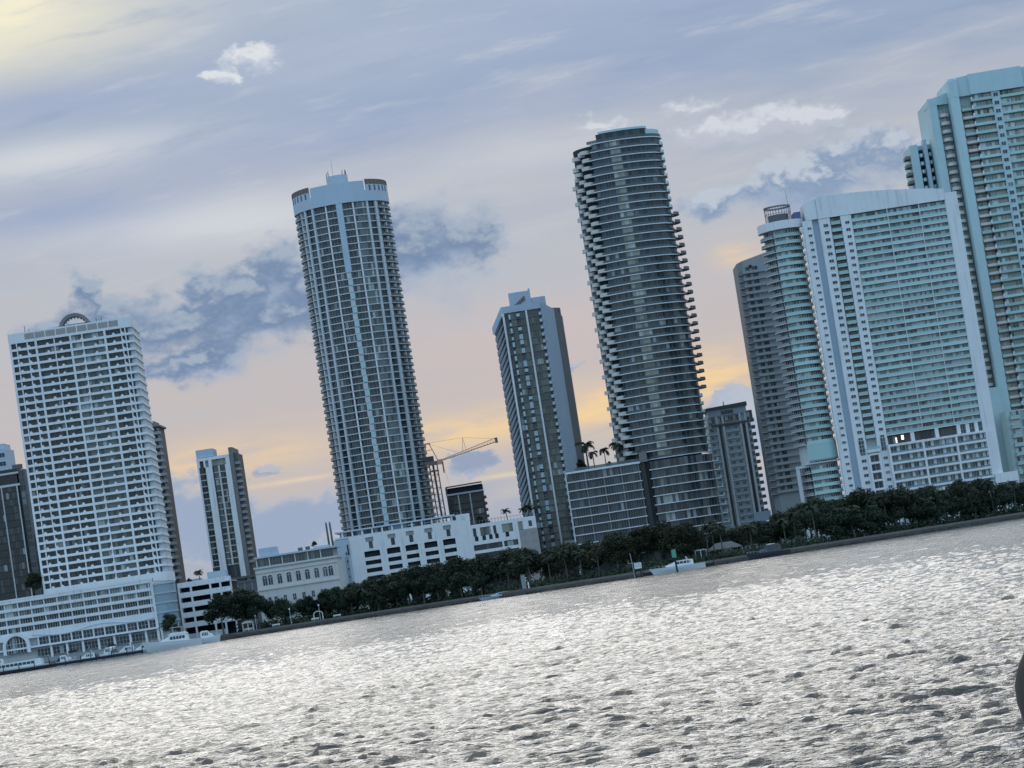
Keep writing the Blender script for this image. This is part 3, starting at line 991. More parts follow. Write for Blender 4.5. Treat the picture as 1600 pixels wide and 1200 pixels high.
def podium():
    b = B('parking_podium', 'long white parking podium with stacked dark slots at the foot of the round tower', 'parking podium', -45, 1200, 2)
    Y = 1200.0
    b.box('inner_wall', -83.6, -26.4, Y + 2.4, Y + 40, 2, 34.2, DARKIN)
    # front wall built as panels round the openings
    bays = [(-70.1, -73.1, -66.4), (-60.6, -63.4, -57.7), (-52.7, -55.4, -50.0), (-44.7, -47.3, -41.7), (-36.7, -39.2, -33.9)]
    slots = [26.7, 23.4, 20.1, 16.8, 13.5]
    edges = [-79.0] + [e for _, a, c in bays for e in (a, c)] + [-30.2]
    for i in range(0, len(edges), 2):
        b.box('wall_panel', edges[i], edges[i + 1], Y - .25, Y + .6, 2, 27.4, WHITE)
    for cxw, a, c in bays:
        for k, z in enumerate(slots):
            zlow = slots[k + 1] if k < 4 else 8.0
            b.box('spandrel', a, c, Y + .15, Y + .6, zlow + .05, z - 1.75, WHITE)
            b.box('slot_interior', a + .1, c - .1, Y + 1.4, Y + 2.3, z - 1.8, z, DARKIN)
    # upper wall with the T shaped openings
    us = []
    x = -79.0
    for cxw, a, c in bays:
        us.append((x, cxw - 1.7))
        x = cxw + 1.7
    us.append((x, -30.2))
    for a, c in us:
        b.box('upper_wall', a, c, Y - .02, Y + .62, 27.42, 34.6, WHITE)
    for cxw, a, c in bays:
        b.box('opening_head', cxw - 1.7, cxw + 1.7, Y, Y + .6, 33.3, 34.58, WHITE)
        b.box('opening_foot', cxw - 1.7, cxw + 1.7, Y, Y + .6, 27.45, 28.5, WHITE)
        b.box('cheek', cxw - 1.7, cxw - .55, Y, Y + .6, 28.5, 31.5, WHITE)
        b.box('cheek', cxw + 1.15, cxw + 1.7, Y, Y + .6, 28.5, 31.5, WHITE)
        b.win(cxw - .55, cxw + 1.15, 28.5, 31.4, Y + .3, 1, G_BLUE, FRAME, rows=3)
        b.box('vent_grille', cxw - 1.7, cxw + 1.7, Y + .45, Y + .7, 31.55, 33.28, GREY)
    # stair tower at the left end
    b.box('stair_tower', -85.2, -79.05, Y - 1.5, Y + 20, 2, 34.0, PALE)
    b.box('stair_recess', -81.4, -79.8, Y - 1.62, Y - 1.52, 8, 26.5, GREY)
    b.box('stair_slot', -79.9, -79.3, Y - 1.66, Y - 1.54, 27, 31.5, DARKIN)
    for i in range(6):
        z = 10.5 + i * 3.3
        b.win(-80.9, -80.1, z, z + 1.5, Y - 1.8, 1, G_DARK, FRAMEW)
    # terrace storey under the round tower
    b.box('terrace_floor', -84.8, -30, Y + 1, Y + 40, 34.25, 34.9, WHITE2)
    b.box('terrace_wall', -83, -54, Y + 9, Y + 18, 34.9, 37.0, PALE)
    for x in np.arange(-82.0, -31, 4.3):
        b.box('terrace_column', float(x), float(x) + .7, Y + 6.2, Y + 6.9, 34.9, 37.0, WHITE)
    for x in (-80, -72.5, -66.5, -50.5):
        b.win(x, x + 4.6, 35.0, 36.9, Y + 8.8, 4, G_DARK)
    b.box('terrace_canopy', -84.8, -33.0, Y + 5.2, Y + 30, 37.0, 37.6, PALE)
    b.box('roof_block', -32.3, -26.6, Y - .3, Y + 12, 2, 37.0, WHITE)
    b.win(-29.9, -28.6, 34.6, 36.0, Y - .42, 1, G_TEAL, FRAMEW)
    # right wing
    b.box('wing_core', -26.58, 1.0, Y + 3.0, Y + 38, 2, 30.6, DARKIN)
    b.box('wing_beam', -26.6, 1.2, Y, Y + .7, 30.2, 31.7, WHITE)
    cols = [(-26.6, -26.0, 0), (-24.6, -22.9, 0), (-18.4, -17.3, 0), (-16.0, -13.5, 0), (-8.9, -7.6, 0)]
    for a, c, _ in cols:
        b.box('wing_pier', a, c, Y + .01, Y + .68, 26.6, 30.2, WHITE)
    for a, c, n, g in ((-26.0, -24.6, 1, G_DARK), (-22.9, -18.4, 4, G_OLIVE), (-17.3, -16.0, 1, G_DARK), (-13.5, -8.9, 4, G_GOLD), (-7.6, -4.6, 3, G_GOLD)):
        b.win(a, c, 26.65, 30.2, Y + .45, n, g, FRAME, rows=2 if n > 1 else 1)
    b.box('wing_band', -26.6, -7.6, Y + .02, Y + .66, 23.0, 24.6, WHITE)
    xs = [-26.6, -25.6, -24.1, -22.4, -20.9, -19.5, -18.0, -16.9, -15.4, -12.4, -10.9, -7.6]
    for i in range(0, len(xs), 2):
        b.box('wing_pier', xs[i], xs[i + 1], Y + .03, Y + .64, 24.6, 26.6, WHITE)
    for i in range(1, len(xs) - 1, 2):
        b.box('louver', xs[i], xs[i + 1], Y + .4, Y + .55, 24.65, 26.55, DARKIN)
    for z in (20.6, 17.0, 13.4):
        for a, c, n in ((-26.6, -14.4, 9), (-13.6, -7.9, 4)):
            b.win(a, c, z, z + 2.3, Y + .5, n, G_DARK, BLACK, name='deck_opening')
        b.box('wing_band', -26.6, -7.6, Y - .05, Y + .68, z - 1.3, z, WHITE)
    b.box('wing_pier', -14.4, -13.6, Y - .02, Y + .66, 8, 23.0, WHITE)
    b.box('edge_pier', -7.6, -6.6, Y - .3, Y + .8, 2, 31.68, WHITE)
    b.box('edge_wall', -4.6, 1.2, Y + .02, Y + .7, 26.6, 30.2, WHITE)
    b.win(-2.1, -.6, 27.6, 30.0, Y - .1, 1, G_BLUE, FRAME)
    b.box('beige_wall', -6.6, 1.3, Y - .1, Y + .9, 2, 26.55, BEIGE)
    for x in (-5.3, -1.4):
        for z in (24.2, 20.6, 17.0, 13.4):
            b.box('blind_panel', x, x + 1.7, Y - .2, Y - .11, z, z + 1.5, GREY)
    # roof railing with palms' planters
    for i in range(20):
        x = -25.5 + i * 1.35
        b.box('roof_post', x, x + .18, Y + .3, Y + .5, 31.7, 33.6 if i < 10 else 32.9, TAUPE)
    b.box('roof_rail', -25.6, .6, Y + .33, Y + .46, 33.0, 33.12, TAUPE)


podium()


def crane():
    b = B('tower_crane', 'faded red tower crane with raised jib standing between the round tower and the slim tower', 'tower crane', -40, 1262, 2)
    y = 1262.0
    # mast
    m = MB()
    cx0, w = -39.9, 1.75
    for sx in (-w, w):
        for sy in (-w, w):
            m.tube((cx0 + sx + .6, y + sy, 2), (cx0 + sx - .6, y + sy, 62.6), .24, n=5)
    m.tube((cx0 + .6, y, 2), (cx0 - .6, y, 62.6), .5, n=5)
    z = 4.0
    i = 0
    while z < 60:
        o = .6 - 1.2 * (z - 2) / 60
        for sy in (-w, w):
            m.tube((cx0 - w + o, y + sy, z), (cx0 + w + o, y + sy, z), .09, n=4)
            a = -w if i % 2 else w
            m.tube((cx0 + a + o, y + sy, z), (cx0 - a + o, y + sy, z + 3), .07, n=4)
        z += 3.0
        i += 1
    b.mb('mast', m, STEELD)
    b.box('mast_collar', cx0 - 2.6, cx0 + 1.6, y - 2.2, y + 2.2, 59.4, 60.0, STEELD)
    b.box('mast_collar', cx0 - 2.6, cx0 + 1.6, y - 2.2, y + 2.2, 62.4, 63.0, STEELD)
    b.box('machine_deck', -44.2, -38.0, y - 2, y + 2, 63.0, 64.0, STEELD)
    b.box('winch_house', -44.0, -39.8, y - 1.8, y + 1.8, 64.0, 66.4, BLACK)
    b.mb('cab', MB().prism([(-38.4, y - 2.6), (-36.4, y - 2.6), (-36.2, y - 1), (-38.4, y - 1)], 62.2, 64.4), STEELR)
    a = MB()
    for sy in (-1.2, 1.2):
        a.tube((-43.2, y + sy, 66.2), (-42.6, y + sy * .6, 72.4), .22, n=5)
        a.tube((-37.9, y + sy, 63.9), (-41.0, y + sy * .6, 72.4), .20, n=5)
        a.tube((-42.9, y + sy * .8, 69.2), (-39.6, y + sy * .8, 69.2), .12, n=4)
    a.box(-43.2, -40.4, y - .9, y + .9, 71.9, 72.5)
    b.mb('a_frame', a, STEELR)
    # jib
    j = MB()
    p0, p1 = Vector((-37.6, y, 63.6)), Vector((-10.6, y, 68.6))
    d = (p1 - p0)
    up = Vector((-d.z, 0, d.x)).normalized()
    n = 18
    for sy in (-.8, .8):
        s_ = Vector((0, sy, 0))
        j.tube(p0 + s_, p1 + s_, .17, n=5)
    j.tube(p0 + up * .4 + d * .04, p1 + up * 1.7, .14, n=5)
    for k in range(n):
        q0, q1 = p0 + d * (k / n), p0 + d * ((k + 1) / n)
        t = p0 + d * ((k + .5) / n) + up * (.5 + 1.2 * (k + .5) / n)
        for sy in (-.8, .8):
            s_ = Vector((0, sy, 0))
            j.tube(q0 + s_, t, .07, n=3, caps=False)
            j.tube(t, q1 + s_, .07, n=3, caps=False)
    b.mb('jib', j, STEELR)
    b.mb('jib_tip', MB().box(-11.4, -10.2, y - .9, y + .9, 68.0, 70.3), STEELD)
    kp = MB()
    base = p0 + d * .44
    for dx in (-.7, .9):
        kp.tube(base + Vector((dx, 0, 1)), (base.x + .1, y, 72.6), .12, n=4)
    b.mb('king_post', kp, STEELR)
    c = MB()
    c.tube((-41.6, y, 72.4), (base.x + .1, y, 72.6), .06, n=4)
    c.tube((base.x + .1, y, 72.6), (-11.2, y, 69.9), .06, n=4)
    c.tube((-41.6, y, 72.2), tuple(p0 + d * .33 + up * 1.2), .06, n=4)
    b.mb('pendant_cable', c, STEELD)
    h = MB().tube((-36.2, y, 63.0), (-34.6, y, 52.5), .05, n=4).box(-36.4, -35.8, y - .3, y + .3, 58.2, 63.4)
    b.mb('hoist_cable', h, STEELD)


crane()


def brown_block():
    b = B('apartment_block', 'short dark block with white ribs and hooded roof behind the podium, right of the crane', 'apartment block', -30, 1350, 2)
    x0, x1 = -39.2, -21.6
    b.box('wall', x0, x1, 1351, 1372, 2, 50.6, BROWN)
    for z in np.arange(34.0, 49, 3.05):
        z = float(z)
        for a, c in ((-38.6, -33.9), (-33.3, -28.3), (-27.7, -22.2)):
            b.win(a, c, z, z + 2.7, 1350.7, 4, G_DARK, BLACK)
    for x in (-33.9, -28.3):
        b.box('rib', x, x + .55, 1350.2, 1350.98, 2, 50.5, WHITE2)
    b.box('roof_band', x0 - .2, x1 + .2, 1350.1, 1372, 50.65, 51.5, PALE)
    b.box('roof_hood', x0, x1, 1352, 1370, 51.5, 54.3, DARKIN)
    hood = MB()
    hood.xprism([(x0 - .2, 51.6), (x0 + .5, 51.6), (x0 + .7, 54.6), (x1, 54.8), (x1, 55.4), (x0 + .2, 55.2), (x0 - .2, 54.3)], 1350.2, 1352)
    b.mb('hood_frame', hood, DGREY)
    for z in np.arange(35, 50, 3.05):
        b.balcony(-22.4, -20.4, 1351, 1360, float(z), .3, .9, BROWN, BROWN, top=False)


brown_block()


for x, lab in ((-89.4, 'left'), (-87.8, 'right')):
    k = obj('smokestack', None, (x, 1230, 2))
    tag(k, lab + ' one of two slim dark smokestacks behind the cream hall and the podium', 'smokestack')
    obj('flue', MB().tube((0, 0, 0), (-.2, 0, 40.6), .62, .42, 9).mesh('flue', [DGREY]), parent=k)
    obj('flue_cap', MB().tube((-.2, 0, 40.6), (-.2, 0, 41.4), .46, .3, 9).mesh('flue_cap', [GREY]), parent=k)


# ---- slim tower with olive glass and blue flank (centre)
def slim_tower():
    b = B('condo_tower', 'slim olive-glass tower with sawtooth left edge and pale blue flank, mid skyline', 'apartment tower', 10, 1250, 2)
    Y = 1250.0
    n, fh, z0 = 35, 3.12, 14.6
    zt = z0 + n * fh                      # 123.8
    b.mb('core', MB().prism([(0.5, Y + 1), (18.2, Y + 1), (18.6, Y + 1.4), (23.5, Y + 7.5), (26.6, Y + 12), (26.6, Y + 38), (0.2, Y + 38)], 2, zt), DGREY)
    for i in range(n):
        z = z0 + i * fh
        b.box('floor_slab', 0.9, 17.6, Y - .1, Y + .98, z - .16, z + .16, DGREY)
        b.win(1.3, 2.9, z + .16, z + fh - .16, Y + .4, 1, G_DARK, FRAME)
        b.win(4.0, 6.4, z + .16, z + fh - .16, Y + .3, 3, G_OLIVE, FRAME)
        if i % 5 != 3:
            b.box('blind_panel', 6.5, 8.1, Y + .1, Y + .95, z + (.2 if i % 2 else .9), z + fh - (.8 if i % 3 else .2), PALE if i % 2 else CYAN)
        b.win(8.2, 10.6, z + .16, z + fh - .16, Y + .3, 3, G_OLIVE, FRAME)
        b.win(11.6, 16.4, z + .16, z + fh - .16, Y + .3, 5, G_OLIVE, FRAME)
        # small white balconies on the two edges
        b.box('edge_panel', 3.0, 3.9, Y - .3, Y + .95, z + .2, z + (1.5 if i % 2 else 2.3), CYAN)
        b.box('corner_balcony', 16.5, 17.7, Y - .75, Y + .95, z + .17, z + 1.5, WHITE2)
        # flank
        fl = cached('slimfl', lambda: MB().box(0, 1.0, -.05, .1, 0, .9, 0).box(-.1, 1.1, -.04, .08, -.1, 0, 1).mesh('flank_window', [DARKIN, GREY]))
        for t in (.35, .72):
            b.put('flank_window', fl, 18.6 + 4.9 * t, Y + 1.25 + 6.1 * t, z + 1.2, R(51))
        # sawtooth: inclined balcony fronts down the left edge
        sw = cached('slimsaw', lambda: MB().xprism([(0, 0), (0, .75), (-4.9, -6.3), (-4.9, -8.2), (-4.2, -7.7)], 0, .5).xprism([(0, -.55), (0, 0), (-4.2, -7.7), (-4.2, -8.1)], .5, 7.0).mesh('balcony_front', [GREY]))
        if z > 24:
            b.put('balcony_front', sw, 0.6, Y + 1.4, z + 2.2)
        rb = cached('slimrb', lambda: MB().box(0, 1.1, -.2, .3, 0, 1.9).mesh('rear_balcony', [PALE]))
        b.put('rear_balcony', rb, 24.0, Y + 8.3, z + .3, R(52))
    b.mb('left_wall', MB().xprism([(-4.0, 14), (0.6, 14), (0.6, zt), (-4.0, zt - 8.2)], Y + 2.4, Y + 9), DGREY)
    b.box('white_pier', 0.3, 1.2, Y - .35, Y + .97, 18, zt, WHITE)
    b.box('white_pier', 10.7, 11.5, Y - .4, Y + .97, 14, zt, WHITE)
    b.mb('blue_flank', MB().prism([(17.75, Y + .7), (18.45, Y + .7), (23.7, Y + 7.2), (23.3, Y + 7.6), (17.75, Y + 1.1)], 14, [zt + 2.6, zt + 2.6, zt - .6, zt - .6, zt + 2.6]), PALE)
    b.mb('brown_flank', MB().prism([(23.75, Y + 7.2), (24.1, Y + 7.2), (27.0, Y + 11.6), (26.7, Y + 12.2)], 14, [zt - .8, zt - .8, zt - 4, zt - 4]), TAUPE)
    b.box('parapet', 0.2, 17.7, Y - .4, Y + .98, zt + .02, zt + 3.0, PALE)
    b.mb('left_parapet', MB().xprism([(0.15, zt - .6), (0.15, zt + 3.0), (-5.0, zt - 5.6), (-5.0, zt - 8.4), (-4.3, zt - 8.4)], Y - .2, Y + 1.3), PALE)
    hi = MB().box(4.4, 14.2, Y + 8, Y + 20, zt + 1, zt + 9.5)
    hi.box(13.4, 14.2, Y + 7.9, Y + 9, zt + 9.5, zt + 10.4)
    b.mb('penthouse', hi, PALE)
    b.box('penthouse', 14.25, 20.6, Y + 8.3, Y + 20, zt + 1, zt + 6.0, PALE)
    st = MB()
    for k in range(5):
        st.box(6.6 + k * 1.0, 7.6 + k * 1.0, Y + 7.85, Y + 8.0, zt + 3.4 + max(0, k - 1) * .55, zt + 4.3 + k * .72)
    b.mb('stair_opening', st, RUST)
    for i in range(4):
        b.box('podium_slab', -1.8, 1.2, Y - .6, Y + 8, 15.2 + i * 3.2, 16.4 + i * 3.2, WHITE)
    b.box('lobby_wall', 2, 11.8, Y - .5, Y + .9, 2, 14.3, DGREY)
    b.box('white_billboard_wall', 12.2, 17.0, Y - 4.6, Y - 3.9, 8.6, 19.6, WHITE2)
    sw = MB()
    for k in range(3):
        pts = []
        for i in range(9):
            t = math.pi * (.10 + .34 * i / 8)
            pts.append((6.2 + (4.6 + k * .75) * math.sin(t), 17.6 - (5.0 + k * .2) * math.cos(t) * 1.4 + 2.2))
        for p, q in zip(pts, pts[1:]):
            sw.tube((p[0], Y - .7, p[1]), (q[0], Y - .7, q[1]), .28, n=4)
    b.mb('green_swirl', sw, mat('green_mural_paint', (0.05, 0.22, 0.14), 0.6, 0.3))


slim_tower()


# ---- dark glass tower with curved white slab edges
def curved_tower():
    cx, cy = 60.0, 1216.0
    b = B('curved_tower', 'tall black-glass tower wrapped in thin white curved slab edges', 'apartment tower', cx, cy, 2)
    fh = 3.45
    RX, RY = 20.6, 16.0
    n = 40
    z0 = 47.6
    zt = z0 + n * fh                         # 185.6
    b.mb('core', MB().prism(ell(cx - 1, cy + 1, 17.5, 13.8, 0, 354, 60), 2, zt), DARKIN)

    def strip(key, a0, a1, rx, ry, h, th, m, name, seg=24):
        return cached(key, lambda: MB().ribbon(ell(0, 0, rx - th, ry - th, a0, a1, seg), ell(0, 0, rx, ry, a0, a1, seg), 0, h).mesh(name, [m]))

    def curve_window(key, a0, a1, nn, g, h, rx=RX - 1.0, ry=RY - 1.0):
        def fn():
            q = MB()
            pts = ell(0, 0, rx, ry, a0, a1, nn)
            for (xa, ya), (xb, yb) in zip(pts, pts[1:]):
                q.face([(xa, ya, 0), (xb, yb, 0), (xb, yb, h), (xa, ya, h)], 1)
            for x, y in pts[::2]:
                q.box(x - .06, x + .06, y - .12, y, 0, h)
            return q.mesh('window', [FRAME, g])
        return cached(key, fn)
    for i in range(n + 1):
        z = z0 + i * fh
        # the shape of the slabs shifts a little from floor to floor
        u = i / n
        aL = -41 - 3.5 * math.sin(u * 5.0) + (3 if u > .96 else 0)
        aR = 96
        k = round(aL)
        b.put('slab_edge', strip(('ct_s', k), k, aR, RX, RY, .34, 2.2, WHITE, 'slab_edge', 30), cx, cy, z)
        if i == n:
            break
        h = fh - .34
        zz = z + .34
        b.put('window', curve_window(('ct_w1', k), k + 3, -9, 12, G_BLUE if i > 22 else G_DARK, h), cx, cy, zz)
        bright = (i * 7919) % 5
        b.put('window', curve_window(('ct_w2', bright), -8.8, 4 if bright else 8, 4, G_GOLD, h), cx, cy, zz)  # paler column: reflection on these windows is put into the glass colour
        b.put('window', curve_window(('ct_w3', i > 22, bool(bright)), 8.2 if not bright else 4.2, 95, 26, G_BLUE if i > 22 else G_DARK, h), cx, cy, zz)
        b.put('railing', strip(('ct_r', k), k + 1, aR - 2, RX - .12, RY - .12, 1.0, .06, R_GREY, 'railing', 24), cx, cy, zz)
        # left: stacked white scalloped balconies
        for q_, (px, rr, ph) in enumerate(((46.6, 2.3, 0), (43.3, 1.9, 1), (41.2, 1.5, 0))):
            if (q_ == 1 and z > 180) or (q_ == 2 and z > 174):
                continue
            shift = (-.9 if (i + ph) % 2 else .5) * (1.0 if q_ else .4)
            sh = 1.6 * (1 - u) if q_ == 0 else 0
            pod = cached(('ct_pod', q_), lambda rr=rr: MB().ribbon(ell(0, 0, .2, .2, -110, 100, 8), ell(0, 0, rr, rr * 1.3, -110, 100, 8), 0, .3)
                         .ribbon(ell(0, 0, rr - .16, rr * 1.3 - .16, -110, 100, 8), ell(0, 0, rr, rr * 1.3, -110, 100, 8), .3, 1.6).mesh('balcony', [CREAM]))
            b.put('balcony', pod, px + shift - sh, 1207.0 + q_ * 3.2, z + (fh / 2 if ph else 0))
        # right: projecting balconies on the middle floors
        if 8 <= i <= 30:
            bl = cached('ct_rb', lambda: MB().ribbon(ell(0, 0, 3, 3, 30, 150, 6), ell(0, 0, 5.2, 6.0, 30, 150, 6), 0, .32)
                        .ribbon(ell(0, 0, 4.95, 5.75, 30, 150, 6), ell(0, 0, 5.15, 5.95, 30, 150, 6), .32, 1.3).mesh('side_balcony', [DGREY]))
            b.put('side_balcony', bl, 77.6 + .8 * math.sin((i - 8) / 7.0), 1213, z)
        else:
            bl = cached('ct_rb2', lambda: MB().ribbon(ell(0, 0, 1, 1, 20, 150, 5), ell(0, 0, 2.6, 3, 20, 150, 5), 0, .3)
                        .ribbon(ell(0, 0, 2.4, 2.8, 20, 150, 5), ell(0, 0, 2.55, 2.95, 20, 150, 5), .3, 1.2).mesh('side_balcony', [CYAN]))
            b.put('side_balcony', bl, 77.9, 1211, z)
    # dark left flank behind the balconies
    b.mb('flank_wall', MB().prism([(40.4, 1214), (47.5, 1209), (50, 1216), (46, 1226), (40.4, 1226)], 2, 172), DGREY)
    # top
    b.put('crown_slab', strip('ct_c1', -26, 42, RX - 1.6, RY - 1.5, .9, 5, CYAN, 'crown_slab', 20), cx + 1.2, cy, zt + 4.2)
    b.put('crown_glass', strip('ct_c2', -30, 46, RX - 2.2, RY - 2.2, 3.85, .3, G_BLUE, 'crown_glass', 20), cx + 1.0, cy, zt + .35)
    b.put('crown_rail', strip('ct_c3', -38, 92, RX - .2, RY - .2, 1.3, .1, R_GREY, 'crown_rail', 24), cx, cy, zt + .35)
    b.put('crown_wing', strip('ct_c4', 44, 88, RX - .9, RY - .9, 3.4, 4, CYAN, 'crown_wing', 10), cx, cy, zt + .36)
    b.mb('roof_pod', MB().prism(ell(45.8, 1211, 2.6, 3.4, 0, 330, 12), zt - 4, zt - 1.8), CREAM)
    b.mb('roof_pod', MB().prism(ell(42.2, 1214, 2.0, 2.6, 0, 330, 12), zt - 9.5, zt - 7.6), CREAM)
    # podium, a wide glass block in front on the left, and the curved lower floors
    Y = 1194.0
    b.box('podium_core', 17.4, 48.4, Y + 1.6, Y + 36, 2, 46.4, DARKIN)
    for i in range(10):
        z = 8.9 + i * 3.78
        b.box('podium_slab', 16.8, 48.4, Y, Y + 1.58, z, z + .36, WHITE)
        x = 17.2
        for k in range(4):
            w = 7.6
            b.win(x + .1, x + w - .15, z + .42, z + 3.78, Y + 1.0, 7, G_DARK if (i + k) % 3 else G_BLUE, FRAME, name='podium_window')
            b.box('podium_mullion', x + w - .15, x + w + .1, Y + .35, Y + 1.57, z + .42, z + 3.78, GREY)
            x += w + .05
        b.put('podium_curve', strip('ct_pc', -28, 92, RX + 1.2, RY + 4.2, .36, 2.6, WHITE, 'podium_curve', 18), cx, cy, z + .2)
        b.put('podium_curve_window', curve_window('ct_pw', -27, 90, 32, G_DARK, 3.3, RX, RY + 3.0), cx, cy, z + .62)
        bl = cached('ct_rb3', lambda: MB().box(0, 2.6, 0, 5, 0, .42, 0).box(2.3, 2.6, 0, 5, .42, 1.5, 0).mesh('side_balcony', [CYAN]))
        b.put('side_balcony', bl, 79.6 + .12 * (10 - i), 1206, z + .2)
    b.mb('podium_curve_core', MB().prism([(49.6, Y + 4), (52, Y + 3.0)] + ell(cx, cy, RX - 1, RY + 2, -20, 90, 16) + [(78, 1226), (49.6, 1226)], 2, 46.5), DARKIN)
    b.box('recess', 48.45, 50.6, Y + 3.0, Y + 8, 2, 47, BLACK)  # black strip set in the gap, its colour standing in for shade
    b.box('podium_roof_edge', 16.6, 48.5, Y - .15, Y + 1.7, 46.7, 47.5, WHITE)
    b.box('podium_rail', 21, 49.5, Y + 4, Y + 4.1, 47.5, 48.9, R_GREY)
    b.box('podium_pier', 16.2, 16.78, Y + .1, Y + 1.6, 2, 47, WHITE2)
    b.box('stair_block', 48.6, 51.8, Y + 1.5, Y + 6, 47, 51.5, TAUPE)


curved_tower()


# ---- pale mid-rise with a brown roof
def mid_block():
    b = B('apartment_block', 'pale blue mid-rise block with brown roof and stacked balconies, right of the black-glass tower', 'apartment block', 93, 1240, 2)
    Y = 1240.0
    b.box('wall', 82.6, 101.4, Y + .9, Y + 24, 2, 63.4, WHITE2)
    n = 15
    for i in range(n):
        z = 15.6 + i * 3.1
        b.balcony(89.8, 96.2, Y - .3, Y + .85, z, .35, 1.0, R_CORNER, WHITE, top=False)
        b.win(90.6, 92.2, z + .6, z + 2.5, Y + .55, 2, G_DARK, FRAMEW)
        b.win(93.8, 95.4, z + .6, z + 2.5, Y + .55, 2, G_DARK, FRAMEW)
        b.balcony(81.4, 86.2, Y - .1, Y + .85, z - .4, .35, 1.0, R_CORNER, WHITE, top=False)
        b.win(83.2, 84.8, z + .0, z + 2.2, Y + .6, 2, G_DARK, FRAMEW)
        b.balcony(99.6, 103.2, Y + 1.6, Y + 8, z + .2, .9, .5, DGREY, DGREY, top=False)
        b.win(99.8, 101.2, z + .4, z + 2.6, Y + .65, 1, G_DARK, FRAMEW)
    for x in (86.2, 88.9, 96.6, 99.0):
        b.box('white_pier', x - .1, x + .8, Y - .6, Y + .88, 12, 63.4, WHITE)
    for x in (87.0, 97.5):
        b.box('dark_slot', x, x + 1.2, Y + .3, Y + .85, 14, 58.6, BLACK)
    b.box('sky_lobby', 84, 100.6, Y - .9, Y + .88, 59.0, 60.0, DGREY)
    for x in (84.4, 88.0, 91.6, 95.0):
        b.win(x, x + 2.6, 60.4, 63.0, Y + .5, 2, G_DARK, FRAMEW)
    b.box('crown', 83.4, 100.2, Y - .3, Y + 22, 63.45, 66.4, PALE)
    b.win(89, 94.5, 64.0, 65.6, Y - .5, 4, G_DARK)
    roof = MB().prism([(82.6, Y - 1.2), (100.8, Y - 1.2), (100.8, Y + 23), (82.6, Y + 23)], 66.4, [67.6, 68.2, 68.2, 67.6])
    b.mb('roof', roof, BROWN)
    b.box('roof_block', 100.4, 102.8, Y + 2, Y + 14, 60, 64.3, DGREY)
    b.mb('antenna', MB().tube((91, Y + 3, 67.6), (91, Y + 3, 70.0), .25, .15), BLACK)
    b.box('podium', 80.5, 112, Y - 6, Y + 20, 2, 14.2, WHITE2)
    b.box('podium_edge', 80.4, 112, Y - 6.3, Y - 6.02, 12.6, 14.6, CYAN)
    b.box('podium_band', 96, 103.6, Y - 3, Y + 1.5, 15.0, 19.2, PALE)
    b.box('podium_curtain', 86, 96, Y - 6.4, Y - 6.05, 6, 12.4, PALE)


mid_block()


# ---- grey end of the big white slab, with its own roof line
def grey_wing():
    b = B('apartment_wing', 'shaded grey apartment wing with ragged balcony edge, left behind the white slab tower', 'apartment wing', 110, 1214, 2)
    Y = 1214.0
    top = MB().prism([(104.2, Y + 3), (106.5, Y), (118, Y), (118, Y + 26), (104.2, Y + 26)], 2, [126.6, 127.2, 129.6, 129.6, 126.6])
    b.mb('wall', top, GREY)
    for i in range(33):
        z = 25.4 + i * 3.0
        b.box('floor_band', 105.9, 118, Y - 1.3, Y - .02, z, z + 1.15, GREY)
        b.win(107.4, 109.2, z + 1.2, z + 2.9, Y - .3, 2, G_DARK, FRAME)
        b.win(110.4, 112.6, z + 1.2, z + 2.9, Y - .3, 2, G_DARK, FRAME)
        if z > 62 or True:
            b.balcony(102.9 + .012 * (z - 20), 106.2, Y - .6, Y + 5, z - .3, .35, .95, TAUPE, GREY, top=False)
    b.box('dark_window', 109, 110.3, Y - .2, Y - .05, 123.6, 125.0, DARKIN)


grey_wing()


